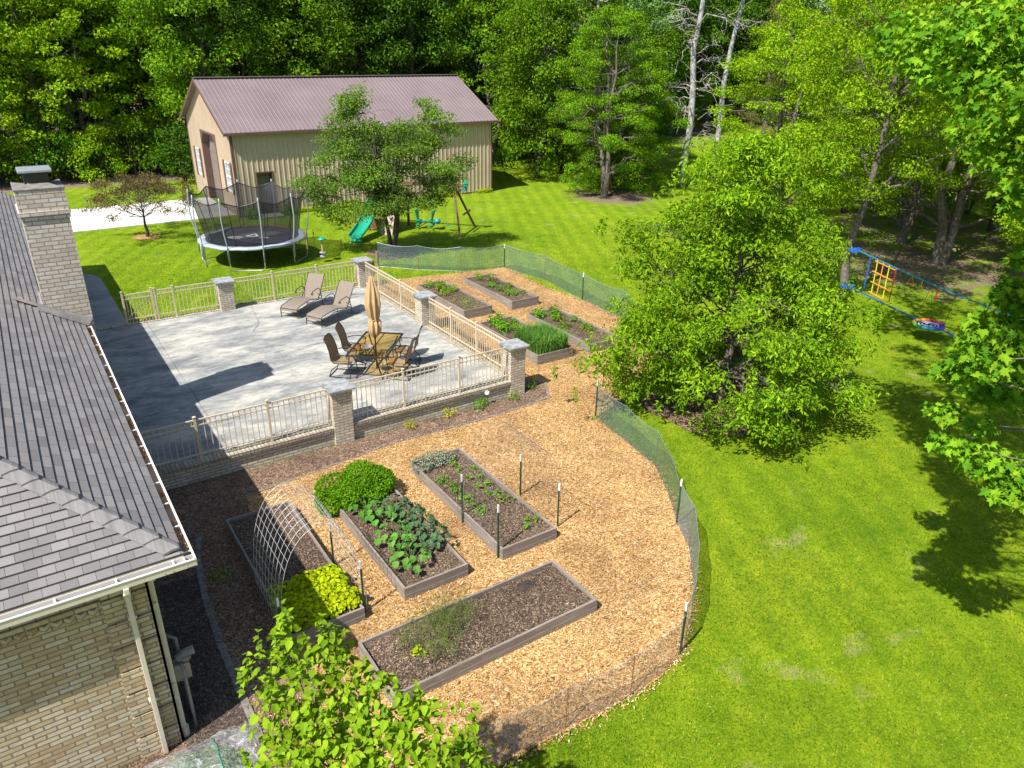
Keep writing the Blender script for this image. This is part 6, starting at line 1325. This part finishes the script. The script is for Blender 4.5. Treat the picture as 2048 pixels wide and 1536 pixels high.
auto('maple', 60, 37, 1.0, 'yel', 'the far lawn right of the dull conifers'); auto('maple', 68, 33, 1.1, 'yel', 'the far lawn behind the splayed trunks'); auto('high', 62, 28, 1.0, 'mid', 'the grove right of the splayed trunks'); auto('high', 70, 25, 1.1, 'yel', 'the grove far behind the splayed trunks'); auto('maple', 56, 21.5, 1.0, 'yel', 'the grove behind the deep-shade tree')
auto('high', 50, 16, 1.0, 'mid', 'the grove at the right edge of the picture'); auto('high', 62, 16, 1.05, 'yel', 'the grove at the right edge, farther back'); auto('nearmaple', 44, 13.0, .9, 'yel', 'the right edge of the grove, nearer the camera'); auto('high', 75, 19, 1.1, 'mid', 'the grove at the right, third row back'); auto('edge', 88, 30, 1.2, 'mid', 'the far right behind the pale lawn'); auto('high', 80, 36, 1.1, 'yel', 'front of the pale far lawn'); auto('edge', 90, 20, 1.3, 'mid', 'the far right corner of the grove'); auto('nearhigh', 38, 10.5, .9, 'yel', 'the shade right of the blue webbing lines')
row((84, 14), (84, 34), 4, ['edge', 'high'], ['mid', 'yel'], (1.1, 1.3), 'at the back of the right-hand grove')
for i, (x, y, s, lf) in enumerate(((38.5, 24.5, .8, 'yel'), (40, 15.5, .7, 'yel'), (45, 21.0, 1.0, 'mid'), (46.5, 26.5, 1.0, 'yel'), (51, 22.5, 1.1, 'mid'), (55, 30, 1.1, 'dark'), (48.5, 14.0, 1.0, 'yel'), (41.5, 12, .7, 'mid'))): auto('shrub', x, y, s, lf, 'under the right-hand grove', nth=ORD[i]+' ')
# dark understorey
for i in range(34):
    q = i/33; x = -17+q*74; y = (55.5 if x < 9 else 51.8 if x < 32 else 50.6+(x-32)*.30)+rw.uniform(-.5, 1.6)
    if 9 < x < 27 and i % 3: continue
    auto('shrub', x, y, rw.uniform(.8, 1.3), rw.choice(['dark', 'mid', 'dark', 'yel']), 'in the undergrowth '+('left of the driveway' if x < 9 else 'behind the barn' if x < 27 else 'right of the barn'), nth=ORD[i-(0 if x < 9 else 12 if x < 27 else 20)]+' ')
for i, (x, y, s) in enumerate(((31.5, 36.3, .7), (29.1, 36.2, .6), (33.2, 35.2, .8), (27.8, 51, 1.0))): auto('shrub', x, y, s, 'mid', 'round the thick double trunk beside the barn', nth=ORD[i]+' ')
for i, (k, x, y, s, lf) in enumerate((('edge', 30.5, 42.5, .85, 'mid'), ('edge', 34.5, 45.5, .95, 'yel'), ('edge', 38.5, 43.0, .9, 'mid'), ('edge', 37.5, 48.5, 1.05, 'yel'), ('edge', 40.0, 47.5, 1.0, 'mid'))): auto(k, x, y, s, lf, 'in the leafy mass right of the barn', nth=ORD[i]+' ')
